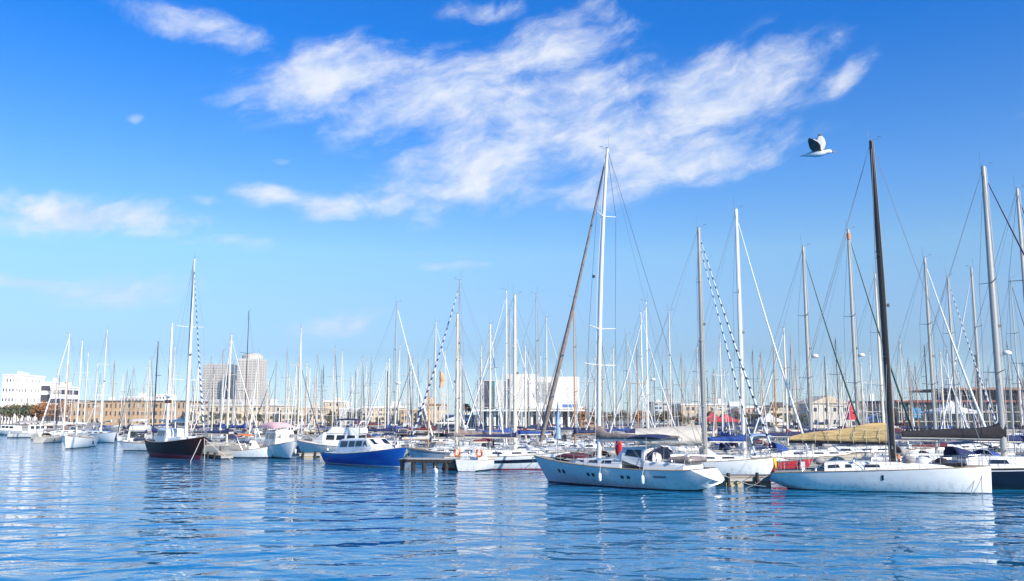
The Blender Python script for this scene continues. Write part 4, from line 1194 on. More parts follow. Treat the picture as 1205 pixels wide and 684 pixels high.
pontoon('wooden pontoon with ochre floats between the grey yacht and the white racer', (a.x, a.y + .8, 0), (b.x, b.y + .8, 0), 1.5, z=.62, piles=2)
a, b = wat(471, 553.5), wat(549, 554.5)
r, Ln = pontoon('pale pier on dark piles right of the blue motorboat', (a.x, a.y + 1.2, 0), (b.x, b.y + 1.2, 0), 2.0, z=.95, piles=6, pale=True)
a, b = wat(240, 538), wat(298, 541)
pontoon('low pontoon right of the black ketch bow', (a.x, a.y + 1, 0), (b.x - 3, b.y + 1, 0), 1.4, z=.4, piles=3)
a, b = wat(342, 540), wat(386, 539)
pontoon('low pontoon between the pink-topped launch and blue motorboat', (a.x, a.y + 3, 0), (b.x, b.y + 3, 0), 1.4, z=.45, piles=3)
# mooring posts
for (u, v, lab) in ((537, 552, 'white mooring buoy off the pale pier'), (512, 556.5, 'small white mooring buoy left of the other'),):
    P = wat(u, v); m = MB(); m.ball((0, 0, .1), .28, 10); m.tube([(0, 0, .3), (0, 0, .55)], .03, 5)
    tag(m.build('mooring_buoy', boot_white, loc=(P.x, P.y, 0)), lab, 'buoy')

# ------------------------------------------------------------------ the fleet behind
PROTO = []
def proto(**k):
    r, mx, B, h = sloop('sailboat', 'x', k['L'], k['H'], k['hull'], jib=k['jib'], jib_r=.07, cover=k['cover'], mastm=k['mast'], detail=1, sprayhood=k.get('sh'), mr=k.get('mr', .082), cov_h=.42, stripe=k.get('st'))
    PROTO.append((r, mx, B, k['L'], k['H'], k['d']))
    for c in [r] + list(r.children_recursive if hasattr(r, 'children_recursive') else []): pass
proto(L=10.5, H=14.5, hull=gel_dimmed, jib=sail_white, cover=cov['navy'], mast=alu_bright, sh=cov['navy'], d='white sloop, navy boom cover')
proto(L=9.8, H=13.5, hull=gel_dimmed, jib=sail_white, cover=cov['blue'], mast=alu_white, sh=cov['blue'], st=gel_blue, d='white sloop, bright blue boom cover')
proto(L=11.5, H=15.5, hull=gel_dimmed, jib=None, cover=cov['grey'], mast=alu, sh=cov['grey'], d='white sloop, grey boom cover')
proto(L=10.0, H=14.0, hull=gel_navy, jib=sail_white, cover=cov['white'], mast=alu_bright, d='navy sloop, white boom cover')
proto(L=9.0, H=12.5, hull=gel_cream, jib=None, cover=cov['beige'], mast=alu_tan, mr=.075, sh=cov['beige'], d='cream sloop, beige boom cover')
proto(L=10.8, H=15.0, hull=gel_white, jib=cov['navy'], cover=cov['black'], mast=alu, sh=cov['black'], st=gel_navy, d='white sloop, black boom cover')
proto(L=10.2, H=14.2, hull=gel_grey, jib=sail_white, cover=cov['burgundy'], mast=alu_bright, sh=cov['burgundy'], d='grey sloop, burgundy boom cover')
proto(L=9.6, H=13.8, hull=gel_white, jib=None, cover=cov['navy'], mast=carbon, mr=.06, sh=cov['navy'], d='white sloop, navy cover, dark mast')
for r_, *_ in PROTO: KIDS[r_.name] = [c for c in COL.objects if c.parent == r_]
bpy.context.view_layer.update()

def front_y(u):
    if u < 160: return 150
    if u < 250: return 112
    if u < 480: return 96
    if u < 640: return 84
    return 74
ZONES = [(0, 160, 'left of the black ketch'), (160, 240, 'behind the black ketch'), (240, 312, 'below the two towers'), (312, 372, 'behind the pink-topped launch'),
         (372, 470, 'behind the blue motorboat'), (470, 560, 'behind the pale pier'), (560, 690, 'before the white cube building'), (690, 800, "behind the grey yacht's boom"),
         (800, 870, 'by the red awning'), (870, 950, 'over the red-hulled boat'), (950, 1050, 'by the red flag'), (1050, 1130, 'left of the glass pavilion'), (1130, 1300, 'before the glass pavilion')]
rnd = random.Random(21)
fleet = []; used = set()
tries = 0
while len(fleet) < 248 and tries < 30000:
    tries += 1
    u = rnd.uniform(60, 1225)
    if u < 230 and rnd.random() > .30: continue
    if u > 640 and rnd.random() > .90: continue
    x0 = (u - CX) / F_PX
    ymax = min(shore_y(x0 * 230) - 8, 225)
    D = front_y(u) + (ymax - front_y(u)) * rnd.random() ** (1.25)
    D = round(D / 9) * 9 + rnd.uniform(-.8, .8)
    k = rnd.randrange(len(PROTO)); r_, mx, B, L, H, desc = PROTO[k]
    s_ = rnd.uniform(.74, 1.04) if rnd.random() < .88 else rnd.uniform(1.04, 1.18)
    yw = R(rnd.choice((90, -90, 90, -90, 0, 180)) + rnd.uniform(-7, 7))
    X = x0 * D * 1.0; Y = D
    if Y > shore_y(X) - 8: continue
    cx_, cy_ = X - mx * s_ * cos(yw), Y - mx * s_ * sin(yw)
    if cy_ + L * .55 > shore_y(cx_): continue
    if not free(circles(cx_, cy_, yw, L * s_ * 1.02, B * s_)): continue
    c = r_ if k not in used else copy_tree(r_)
    used.add(k)
    c.location = (cx_, cy_, 0); c.rotation_euler = (0, rnd.uniform(-.008, .008), yw); c.scale = (s_, s_, s_ * rnd.uniform(.92, 1.06))
    occupy(c.location, yw, L * s_, B * s_)
    fleet.append((c, u, desc, D))
for k, t_ in enumerate(PROTO):
    if k not in used:
        for ch in t_[0].children_recursive: bpy.data.objects.remove(ch)
        bpy.data.objects.remove(t_[0])
print('fleet', len(fleet), 'tries', tries)
ORD = ['leftmost', 'second from left', 'third from left', 'fourth from left', 'fifth from left', 'sixth from left', 'seventh from left', 'eighth from left', 'ninth from left', 'tenth from left',
       '11th from left', '12th from left', '13th from left', '14th from left', '15th from left', '16th from left', '17th from left', '18th from left', '19th from left', '20th from left', '21st from left', '22nd from left', '23rd from left', '24th from left', '25th from left']
for (a, b, zn) in ZONES:
    zs = [q for q in fleet if a <= q[1] < b]
    for d_ in sorted(set(q[2] for q in zs)):
        ks = sorted([q for q in zs if q[2] == d_], key=lambda q: q[1])
        for n_, q in enumerate(ks):
            lab = d_ + ', ' + ('the only such boat ' if len(ks) == 1 else ORD[n_] + ' ') + zn
            tag(q[0], lab, 'sailboat', 'sailing boats moored in the rows behind')

# ------------------------------------------------------------------ buildings
wall_white = mat('render_white', (.78, .77, .74), .85, noise=.04, nscale=.2)
wall_tan = mat('brick_tan', (.46, .31, .17), .85, noise=.12, nscale=.25)
wall_cream = mat('render_cream', (.60, .50, .36), .85, noise=.08, nscale=.2)
wall_pink = mat('render_pink', (.58, .40, .32), .85, noise=.08, nscale=.2)
wall_grey = mat('concrete_panel', (.52, .51, .48), .85, noise=.08, nscale=.2)
wall_dark = mat('dark_cladding', (.05, .05, .07), .5, noise=.2)
roof_dark = mat('roof_slate', (.10, .09, .09), .9, noise=.2)
roof_tile = mat('roof_tile', (.30, .13, .07), .9, noise=.2)
win_glass = mat('window_glass', (.05, .065, .085), .15, spec=.8)
teal = mat('teal_glass', (.03, .16, .19), .15, noise=.35, nscale=.3)
blue_glass = mat('blue_glass', (.04, .11, .20), .15, noise=.2, nscale=.2)
timber = mat('timber_soffit', (.30, .15, .08), .7, noise=.2, nscale=2)

blind_mat = mat('window_blind', (.42, .40, .35), .7)
def span(u0, u1, D):
    return at(u0, 488, D).x, at(u1, 488, D).x
def height_at(u, v, D): return at(u, v, D).z

def building(name, label, u0, u1, vtop, D, depth, wall, roofm, rows=3, cols=8, wfrac=.5, hfrac=.5, roof='flat', cat='building', z0=QZ, winm=None, ground=True, rz=0.0, group=None):
    x0, x1 = span(u0, u1, D); z1 = height_at((u0 + u1) / 2, vtop, D)
    r = empty(name, ((x0 + x1) / 2, D, 0), R(rz)); tag(r, label, cat, group)
    W = (x1 - x0) / 2; H = z1 - z0
    m = MB(); m.box(-W, W, 0, depth, z0 - .2, z1); m.build('wall', wall, r)
    if roof == 'flat':
        m = MB(); m.box(-W - .25, W + .25, -.25, depth + .25, z1 - .1, z1 + .45, bev=.1); m.build('parapet', roofm, r)
    elif roof == 'hip':
        m = MB(); h_ = min(3.0, W * .35); e = .6
        a = m.vs([(-W - e, -e, z1), (W + e, -e, z1), (W + e, depth + e, z1), (-W - e, depth + e, z1), (-W + depth / 2, depth / 2, z1 + h_), (W - depth / 2, depth / 2, z1 + h_)])
        for q in ((0, 1, 5, 4), (1, 2, 5), (2, 3, 4, 5), (3, 0, 4), (3, 2, 1, 0)): m.face([a[k] for k in q])
        m.build('roof', roofm, r)
    elif roof == 'gable':
        m = MB(); h_ = W * .42; e = .35
        a = m.vs([(-W - e, -e, z1 + .02), (W + e, -e, z1 + .02), (0, -e, z1 + h_), (-W - e, depth, z1 + .02), (W + e, depth, z1 + .02), (0, depth, z1 + h_)])
        for q in ((0, 1, 2), (5, 4, 3), (1, 4, 5, 2), (0, 2, 5, 3), (0, 3, 4, 1)): m.face([a[k] for k in q])
        m.build('roof', roofm, r)
    cw, rh = 2 * W / cols, H / rows
    cache = None; blind = None; brnd = random.Random(int(u0 * 10))
    for i in range(rows):
        for j in range(cols):
            cx_ = -W + cw * (j + .5); cz = z0 + rh * (i + .5)
            if cache is None:
                m = MB(); ww, hh = cw * wfrac / 2, rh * hfrac / 2
                m.box(-ww, ww, -.06, .02, -hh, hh)
                o = m.build('window', winm or win_glass, r, (cx_, 0, cz)); cache = o
            else:
                o = cache.copy(); COL.objects.link(o); o.location = (cx_, 0, cz)
                if brnd.random() < .3:
                    if blind is None:
                        blind = cache.data.copy(); blind.materials[0] = blind_mat
                    o.data = blind
                if brnd.random() < .22: o.scale = (brnd.uniform(.55, 1.0), 1, brnd.uniform(1.1, 1.45))
    for k in range(max(1, int(W / 5))):      # stair heads, tanks and chimneys on the roof
        x = brnd.uniform(-W * .85, W * .85); a_ = brnd.uniform(.5, 1.7); hh_ = brnd.uniform(.7, 2.0)
        if roof == 'gable': break
        m = MB(); m.box(x - a_, x + a_, depth * .4, depth * .4 + a_ * 1.3, z1 + (.4 if roof == 'flat' else .8), z1 + .5 + hh_); m.build('roof_box', brnd.choice((wall, wall_white, roofm)), r)
    # side wall windows
    for s_ in (1, -1):
        n = max(1, min(5, int(depth / max(cw, 2.5))))
        for i in range(rows):
            for j in range(n):
                o = cache.copy(); COL.objects.link(o); o.rotation_euler = (0, 0, s_ * pi / 2)
                o.location = (s_ * W, depth * (j + .5) / n, z0 + rh * (i + .5))
    return r

# far left
building('office_building', 'tall white office building at the far left shore', 0, 15, 442, 330, 10, wall_cream if False else wall_white, wall_white, 5, 4, .35, .3)
building('office_building', 'white office building with raised roof corner at the left', 16, 33, 443, 332, 10, wall_white, wall_white, 5, 5, .3, .3)
building('office_block', 'dark blue block with pale bands left of the tan warehouse', 45, 57, 451, 340, 14, wall_white, wall_white, 4, 1, 1.02, .5, winm=wall_dark)
building('office_block', 'lower dark block with pale bands beside the tan warehouse', 57.5, 70, 456, 338, 14, wall_white, wall_white, 4, 1, 1.02, .5, winm=wall_dark)
building('warehouse', 'long tan brick warehouse with dark roof edge behind the left masts', 80, 218, 473, 300, 22, wall_tan, roof_dark, 3, 26, .45, .5, cat='warehouse')
building('warehouse', 'cream arcaded building right of the black ketch masts', 219, 330, 478, 292, 20, wall_cream, wall_grey, 3, 20, .45, .5, cat='warehouse')
building('apartment_block', 'cream block with pale roof left of the blue motorboat cabin', 331, 378, 481, 288, 20, wall_cream, wall_cream, 3, 9, .45, .5)
building('apartment_block', 'pale yellow block standing higher than its neighbours', 379, 398, 473, 300, 18, wall_cream, wall_white, 4, 5, .4, .45)
building('apartment_block', 'pale block with flat white roof behind the flybridge cruiser', 399, 425, 482, 286, 18, wall_grey, wall_white, 3, 6, .5, .45)
building('apartment_block', 'cream block with rows of dark balconies behind the blue motorboat', 426, 470, 480, 284, 18, wall_cream, wall_white, 4, 9, .6, .4)
building('apartment_block', 'tan block between the blue motorboat and the pier', 471, 500, 483, 280, 18, wall_tan, wall_cream, 3, 6, .4, .5)
building('apartment_block', 'cream block with hipped tile roof behind the pier', 501, 522, 477, 276, 14, wall_cream, roof_tile, 3, 5, .4, .5)
building('apartment_block', 'grey glazed block left of the white cube building', 523, 560, 490, 262, 14, wall_grey, wall_white, 3, 8, .7, .5)
building('apartment_block', 'small distant white block over the tan warehouse', 182, 193, 465, 420, 14, wall_white, wall_white, 5, 3, .4, .4)
building('apartment_block', 'low distant grey block over the tan warehouse', 140, 166, 468, 430, 14, wall_grey, wall_white, 4, 6, .4, .4)
# right half
building('apartment_block', 'grey glass block over the taupe boom cover', 770, 801, 474, 330, 16, wall_grey, wall_grey, 6, 6, .75, .45, winm=blue_glass)
building('market_hall', 'long low white-roofed hall behind the beige awning', 802, 868, 477, 270, 18, wall_cream, wall_white, 3, 12, .5, .5)
building('apartment_block', 'pink block with white roof behind the white mast', 869, 905, 480, 262, 18, wall_pink, wall_white, 3, 7, .45, .5)
building('apartment_block', 'cream block left of the gabled house', 906, 953, 479, 256, 16, wall_cream, roof_dark, 4, 9, .55, .5)
building('gabled_house', 'white gabled house left of the red flag', 954, 1000, 475, 232, 14, mat('render_ivory', (.58, .54, .46), .85, noise=.08), roof_tile if False else wall_cream, 2, 4, .28, .3, roof='gable', cat='house')
building('apartment_block', 'dark roofed block between the gabled house and black mast', 1001, 1055, 474, 240, 14, wall_grey, roof_dark, 3, 8, .6, .5)
building('apartment_block', 'low tan block left of the orange trees', 684, 700, 487, 250, 12, wall_tan, roof_dark, 2, 3, .5, .5)

# twin towers, far off
def tower(label, u0, u1, vtop, D, depth, wall, winm, cols, rows, crown=0, rz=0):
    x0, x1 = span(u0, u1, D); z1 = height_at((u0 + u1) / 2, vtop, D)
    r = empty('tower', ((x0 + x1) / 2, D, 0), R(rz)); tag(r, label, 'tower'); W = (x1 - x0) / 2
    m = MB(); m.box(-W, W, 0, depth, 0, z1); m.build('wall', wall, r)
    cw = 2 * W / cols; rh = (z1 - 4) / rows; c0 = None
    for j in range(cols):     # one glazed shaft per bay, its floors told by bands in the material
        m = MB(); m.box(-cw * .32, cw * .32, -.3, .1, 6, z1 - 3)
        o = m.build('window_shaft', winm, r, (-W + cw * (j + .5), 0, 0)) if c0 is None else c0.copy()
        if c0 is not None: COL.objects.link(o); o.location = (-W + cw * (j + .5), 0, 0)
        c0 = c0 or o
    for j in range(3):
        for s_ in (1, -1):
            o = c0.copy(); COL.objects.link(o); o.rotation_euler = (0, 0, s_ * pi / 2); o.location = (s_ * W, depth * (j + .5) / 3, 0)
    if crown:
        m = MB(); m.loft([[(W * k * cos(a), depth / 2 + depth / 2 * k * sin(a), z) for a in [2 * pi * q / 16 for q in range(16)]] for (k, z) in ((.9, z1 - .2), (.9, z1 + crown * .6), (.55, z1 + crown))], smooth=False)
        m.build('crown', wall, r)
    return r
tw_pale = mat('tower_pale', (.52, .49, .43), .8); tw_sh = band_mat('tower_glazing', (.28, .27, .25), (.50, .47, .41), 4.2, duty=.5)
tw_sh2 = band_mat('tower_dark_glazing', (.05, .10, .18), (.15, .22, .30), 4.2, duty=.5)
tower('broad pale tower with grey bands, left of the pair', 236, 263, 428, 1500, 38, mat('tower_stone', (.45, .43, .40), .8), tw_sh, 6, 26)
tower('narrow dark blue slab tower between two pale towers', 264.5, 271.5, 429, 1510, 30, mat('tower_blue', (.04, .09, .17), .3), tw_sh2, 3, 26)
tower('pale tower with stepped rounded crown, right of the pair', 277, 304, 422, 1450, 40, tw_pale, tw_sh, 6, 28, crown=9)
tower('low grey block at the foot of the two towers', 240, 303, 470, 1400, 40, mat('tower_stone2', (.5, .48, .46), .8), tw_sh, 14, 6)

# the white cube building
def cube_building():
    D = 232; x0, x1 = span(561, 682, D); z1 = height_at(640, 446, D); z0 = 6.0
    r = empty('cube_building', ((x0 + x1) / 2, D, 0), R(0)); tag(r, 'big white cube building on stilts with a tall teal window strip', 'building'); W = (x1 - x0) / 2
    ku = 2 * W / 121
    X = lambda u: -W + (u - 561) * ku
    Z = lambda v: height_at(620, v, D)
    m = MB(); m.box(X(600), W, 0, 24, z0, Z(443.5), bev=.15); m.build('main_volume', mat('panel_white', (.66, .63, .57), .85, noise=.06, nscale=.3), r)
    m = MB(); m.box(-W, X(600) - .02, 1.6, 22, z0, Z(447), bev=.15); m.build('side_volume', wall_grey, r)
    m = MB(); m.box(X(575), X(582), 1.45, 1.63, Z(487), Z(448)); m.build('window', teal, r)
    m = MB(); m.box(X(570), X(574.6), 1.45, 1.63, Z(487), Z(448)); m.build('window', wall_dark, r)
    for k in range(4):
        m = MB(); a = X(632 + k * 4.6); m.box(a, a + 3.6 * ku, -.08, .05, Z(474), Z(450)); m.build('window', mat('slat_window', (.34, .34, .32), .5), r)
    m = MB(); m.box(X(662), W - .4, -.08, .05, Z(479.5), Z(476)); m.build('blue_sign_band', mat('sign_blue', (.08, .16, .36), .5), r)
    m = MB(); m.box(-W + .5, W - .5, 3, 22, QZ - .1, z0 - .02); m.build('ground_floor', mat('shaded_glazing', (.16, .15, .14), .3, noise=.2), r)
    for k in range(14):
        x = -W + .8 + (2 * W - 1.6) * k / 13; m = MB(); m.box(x - .28, x + .28, .4, 1.0, QZ - .1, z0 - .02); m.build('column', wall_white, r)
    m = MB(); m.box(-W - 1.2, W + 1.2, -1.6, 3, z0 - .55, z0 - .15); m.build('canopy', wall_white, r)
    m = MB(); m.box(-6, 3, 8, 14, z1 + .2, z1 + 1.6, bev=.1); m.build('roof_plant', wall_grey, r)
cube_building()

# glass pavilion on the right with broad timber roof
def pavilion():
    D = 188; x0, x1 = span(1056, 1262, D); z0 = QZ
    r = empty('glass_pavilion', ((x0 + x1) / 2, D, 0)); tag(r, 'dark glass pavilion with thin overhanging timber roof at the right shore', 'building'); W = (x1 - x0) / 2
    ku = 2 * W / 206; X = lambda u: -W + (u - 1056) * ku; Z = lambda v: height_at(1130, v, D)
    m = MB(); m.box(-W, W, 0, 20, z0 - .1, Z(474)); m.build('glazed_wall', mat('pavilion_glass', (.035, .045, .05), .15, noise=.4, nscale=.4), r)
    m = MB(); m.box(-W - .6, W + .6, -.8, 20.5, Z(474), Z(471), bev=.08); m.build('roof_edge', mat('oxide_red', (.22, .07, .05), .7), r)
    m = MB(); m.box(X(1150), W, 1.0, 18, Z(471), Z(459.5)); m.build('upper_storey', mat('upper_brown', (.13, .075, .05), .7, noise=.3, nscale=.4), r)
    m = MB(); m.box(X(1122), W + 2, -2.4, 20, Z(459.5), Z(456.5), bev=.08); m.build('timber_roof', timber, r)
    for k in range(22):
        x = -W + 2 * W * (k + .5) / 22; m = MB(); m.box(x - .09, x + .09, -.16, .02, z0, Z(474) - .02); m.build('mullion', wall_grey, r)
    for k in range(2):
        z = z0 + (Z(474) - z0) * (k + 1) / 3; m = MB(); m.box(-W, W, -.26, -.163, z - .12, z + .12); m.build('floor_band', mat('band_stone', (.42, .36, .28), .8), r)
    for k in range(5):
        x = X(1128) + k * 4.2; m = MB(); m.tube([(x, -1.6, z0), (x, -1.6, Z(459.5))], .14, 8); m.build('column', wall_grey, r)
    m = MB(); m.box(X(1072), X(1083), -.3, -.165, Z(492), Z(480)); m.build('blue_banner', mat('banner_blue', (.05, .30, .55), .6), r)
pavilion()

def tent(label, u, v, D, w_, h_, mt, peak=True):
    P = at(u, v, D); r = empty('parasol_tent', (P.x, D, 0)); tag(r, label, 'tent', 'tents along the quay')
    z = max(QZ + 2.2, P.z - h_)
    m = MB(); m.loft([[(w_ / 2 * k * a, w_ / 2 * k * b, zz) for a, b in ((-1, -1), (0, -1), (1, -1), (1, 0), (1, 1), (0, 1), (-1, 1), (-1, 0))] for (k, zz) in ((1, z - .45), (1.02, z), (.45, z + h_ * .35), (.06, z + h_))], smooth=False)
    m.build('canopy', mt, r)
    for a, b in ((-1, -1), (1, -1), (1, 1), (-1, 1)):
        m = MB(); m.tube([(a * w_ * .47, b * w_ * .47, QZ), (a * w_ * .47, b * w_ * .47, z)], .06, 5); m.build('pole', alu, r)
tent('red tent left of the tall white mast, on the quay', 838, 498, 205, 6.0, 1.6, cov['red'])
tent('second red tent just right of the first', 853, 500, 207, 5.0, 1.4, cov['red'])
tent('white tent on the quay before the pink block', 905, 497, 205, 5.0, 1.5, cov['white'])
tent('white tent on the quay under the gabled house', 1030, 490, 198, 6, 1.5, cov['white'])
tent('white pointed tent before the glass pavilion', 1118, 472, 178, 7.5, 2.0, cov['white'])
tent('white tent before the grey glazed block', 540, 500, 240, 6, 1.5, cov['white'])

# big red flag by the gabled house
P = at(1000, 474, 150); r = empty('flag_pole', (P.x, 150, 0)); tag(r, 'red flag hanging from a pole right of the gabled house', 'flag')
m = MB(); m.tube([(0, 0, 0), (0, 0, P.z + .4)], .06, 6); m.build('pole', alu, r)
m = MB(); secs = []
for k in range(8):
    f = k / 7; z = P.z + .2 - 3.0 * f; w_ = .3 + 1.1 * f
    secs.append([(-w_ * .7 + .05 * sin(k * 2), .03, z), (-w_ * .3, .22 * sin(k + 1) * .5, z), (w_ * .1, -.1, z), (w_ * .7, .08 * cos(k), z), (w_ * .1, -.06, z), (-w_ * .3, .22 * sin(k + 1) * .5 + .05, z)])
m.loft(secs); m.build('flag', cov['red'], r)
P = at(643, 490, 72); r = empty('flag_pole', (P.x + .9, 72, 0)); tag(r, 'pale blue hanging banner beside the slanting taupe foresail', 'flag')
m = MB(); m.tube([(0, 0, 0), (0, 0, 5.6)], .04, 6); m.build('pole', alu, r)
m = MB(); secs = []
for k in range(8):
    f = k / 7; z = 5.4 - 2.7 * f; w_ = .08 + .36 * f
    secs.append([(-w_ * .7, .03, z), (-w_ * .3, .12 * sin(k + 1), z), (w_ * .1, -.1, z), (w_ * .7, .08 * cos(k), z), (w_ * .1, -.06, z), (-w_ * .3, .12 * sin(k + 1) + .05, z)])
m.loft(secs); m.build('banner', cov['paleblue'], r)

P = at(517, 440, 100); r = empty('flag_pole', (P.x, 100, 0)); tag(r, 'limp orange banner left of the blue and white striped foresail', 'flag')
m = MB(); m.tube([(0, 0, 0), (0, 0, P.z + .5)], .035, 6); m.build('pole', alu, r)
m = MB(); m.loft([[(.05 + w_ * .7 * (.5 + .5 * cos(a)), .12 * sin(a) + .08 * sin(k_ * 1.7), P.z + .3 - .26 * k_) for a in [2 * pi * q / 8 for q in range(8)]] for k_, w_ in enumerate((.15, .5, .75, .7, .8, .6, .5, .25))])
m.build('banner', mat('canvas_orange', (.60, .36, .20), .85, noise=.15), r)
# ------------------------------------------------------------------ trees
def leaf_mat(name, col, hi):
    m = bpy.data.materials.new(name); m.use_nodes = True
    nt = m.node_tree; b = nt.nodes['Principled BSDF']; b.inputs['Roughness'].default_value = .7
    g_ = nt.nodes.new('ShaderNodeNewGeometry'); rr = nt.nodes.new('ShaderNodeValToRGB')
    rr.color_ramp.elements[0].color = (*col, 1); rr.color_ramp.elements[1].color = (*hi, 1)
    nt.links.new(g_.outputs['Random Per Island'], rr.inputs[0]); nt.links.new(rr.outputs[0], b.inputs['Base Color'])
    return m
leaf_green = leaf_mat('leaf_green', (.045, .065, .025), (.12, .12, .05))
leaf_olive = leaf_mat('leaf_olive', (.09, .085, .03), (.20, .16, .07))
leaf_orange = leaf_mat('leaf_orange', (.22, .10, .03), (.42, .20, .07))
leaf_palm = leaf_mat('leaf_palm', (.05, .06, .03), (.11, .12, .06))
bark = mat('bark', (.12, .09, .07), .95, noise=.3)

def tree_proto(name, leafm, H, seed):
    rn = random.Random(seed); r = empty(name)
    m = MB(); m.tube([(0, 0, 0), (.1, 0, H * .25), (.05, .1, H * .5), (0, 0, H * .8)], [.22, .17, .11, .04], 7)
    m.build('trunk', bark, r)
    m = MB(); clumps = []
    for k in range(11):
        a = rn.uniform(0, 2 * pi); rad = rn.uniform(.1, .36) * H; z = H * rn.uniform(.42, .9)
        rad *= 1 - abs(z / H - .6) * 1.1
        clumps.append((rad * cos(a), rad * sin(a), z, rn.uniform(.10, .19) * H))
    lb = MB()
    for (x, y, z, q) in clumps:
        lb.tube([(0.03, 0, H * .38), (x * .5, y * .5, (z + H * .38) / 2), (x, y, z)], [.08, .05, .02], 5)
        for j in range(130):
            d = Vector((rn.gauss(0, 1), rn.gauss(0, 1), rn.gauss(0, .8))).normalized() * q * rn.random() ** .4
            p = Vector((x, y, z)) + d; n_ = Vector((rn.gauss(0, 1), rn.gauss(0, 1), rn.gauss(0, 1))).normalized()
            a_ = n_.orthogonal().normalized(); b_ = n_.cross(a_); s = rn.uniform(.16, .36)
            i_ = m.vs([p + a_ * s, p + b_ * s * .7, p - a_ * s * .9, p - b_ * s * .6]); m.face(i_)
    m.build('crown', leafm, r); lb.build('limbs', bark, r)
    return r
def palm_proto(H, seed):
    rn = random.Random(seed); r = empty('palm_tree')
    m = MB(); m.tube([(0, 0, 0), (.12, 0, H * .4), (.2, .05, H)], [.28, .2, .17], 8); m.build('trunk', bark, r)
    m = MB()
    for k in range(38):
        a = 2 * pi * k / 38 * 3.1 + rn.random(); up = rn.uniform(-.35, 1.0); Ln = rn.uniform(1.9, 2.6)
        pts = []
        for j in range(6):
            f = j / 5; rr = Ln * f * (1 - .15 * f); z = H + Ln * (up * f - .95 * f * f)
            pts.append(Vector((.2 + rr * cos(a), .05 + rr * sin(a), z)))
        side = Vector((-sin(a), cos(a), 0))
        for j in range(5):
            w0, w1 = .34 * sin(pi * (j / 5 * .85 + .12)), .34 * sin(pi * ((j + 1) / 5 * .85 + .12))
            dr_ = Vector((0, 0, -.12))
            i_ = m.vs([pts[j] - side * w0 + dr_, pts[j + 1] - side * w1 + dr_, pts[j + 1], pts[j]]); m.face(i_)
            i_ = m.vs([pts[j] + side * w0 + dr_, pts[j + 1] + side * w1 + dr_, pts[j + 1], pts[j]]); m.face(i_)
    m.build('crown', leaf_palm, r)
    return r
TP = {'green': tree_proto('broadleaf_tree', leaf_green, 8.0, 1), 'olive': tree_proto('broadleaf_tree', leaf_olive, 8.0, 2), 'orange': tree_proto('autumn_tree', leaf_orange, 8.0, 3), 'palm': palm_proto(7.5, 4)}
for r_ in TP.values():
    KIDS[r_.name] = [c for c in COL.objects if c.parent == r_]
first = set()
rnd = random.Random(9)
TREES = []
for u in (2, 9, 16, 24, 32): TREES.append(('palm', u, 477, 285, 'left of the first white yacht'))
for u in (5, 13, 21, 30, 39, 47): TREES.append(('olive', u, 474 + rnd.uniform(-2, 5), 295, 'below the white office buildings'))
for u in (46, 53, 60, 68, 75): TREES.append(('orange', u, 474 + rnd.uniform(-2, 3), 292, 'before the dark banded blocks'))
for u in (226, 240, 252, 266, 279, 292, 305, 316): TREES.append((rnd.choice(('olive', 'green')), u, 485 + rnd.uniform(-2, 3), 276, 'before the cream arcaded building'))
for u in (345, 362, 385, 392, 415): TREES.append((rnd.choice(('olive', 'green')), u, 484 + rnd.uniform(-2, 3), 270, 'left of the blue motorboat masts'))
for u in (432, 447, 462, 480, 492): TREES.append((rnd.choice(('olive', 'olive', 'orange')), u, 487 + rnd.uniform(-2, 3), 265, 'behind the blue motorboat and pier'))
TREES.append(('palm', 549, 471, 245, 'left of the white cube building'))
for u in (686, 693, 701, 709, 717, 726, 735, 744, 752, 760, 768): TREES.append(('orange' if int(u) % 3 else 'olive', u, 482 + rnd.uniform(-2, 4), 238, 'over the taupe boom cover'))
for u in (776, 786, 797, 808, 820, 833, 846, 858, 872, 888): TREES.append(('green' if int(u) % 2 else 'olive', u, 485 + rnd.uniform(-3, 5), 232, 'behind the beige awning and white mast'))
for u in (912, 928, 944, 1012, 1024, 1040): TREES.append(('green', u, 483 + rnd.uniform(-3, 5), 226, 'round the gabled house'))
for u in (1112, 1133, 1176, 1199): TREES.append(('olive', u, 488 + rnd.uniform(-2, 2), 183, 'before the glass pavilion'))
cnt = {}
DESC = {'palm': 'palm', 'olive': 'olive green tree', 'green': 'dark green tree', 'orange': 'orange brown autumn tree'}
for (k, u, v, D, wh) in TREES:
    P = at(u, v, D); s_ = (P.z - QZ) / (9.2 if k == 'palm' else 8.0)
    c = TP[k] if k not in first else copy_tree(TP[k]); first.add(k)
    c.location = (P.x, max(D, shore_y(P.x) + 3), QZ); c.scale = (s_ * rnd.uniform(.9, 1.2), s_ * rnd.uniform(.9, 1.2), s_); c.rotation_euler = (0, 0, rnd.uniform(0, 6.28))
    n_ = cnt.get((k, wh), 0); cnt[(k, wh)] = n_ + 1
    tag(c, DESC[k] + ', ' + ORD[n_] + ' ' + wh, 'tree', 'trees along the far quay')

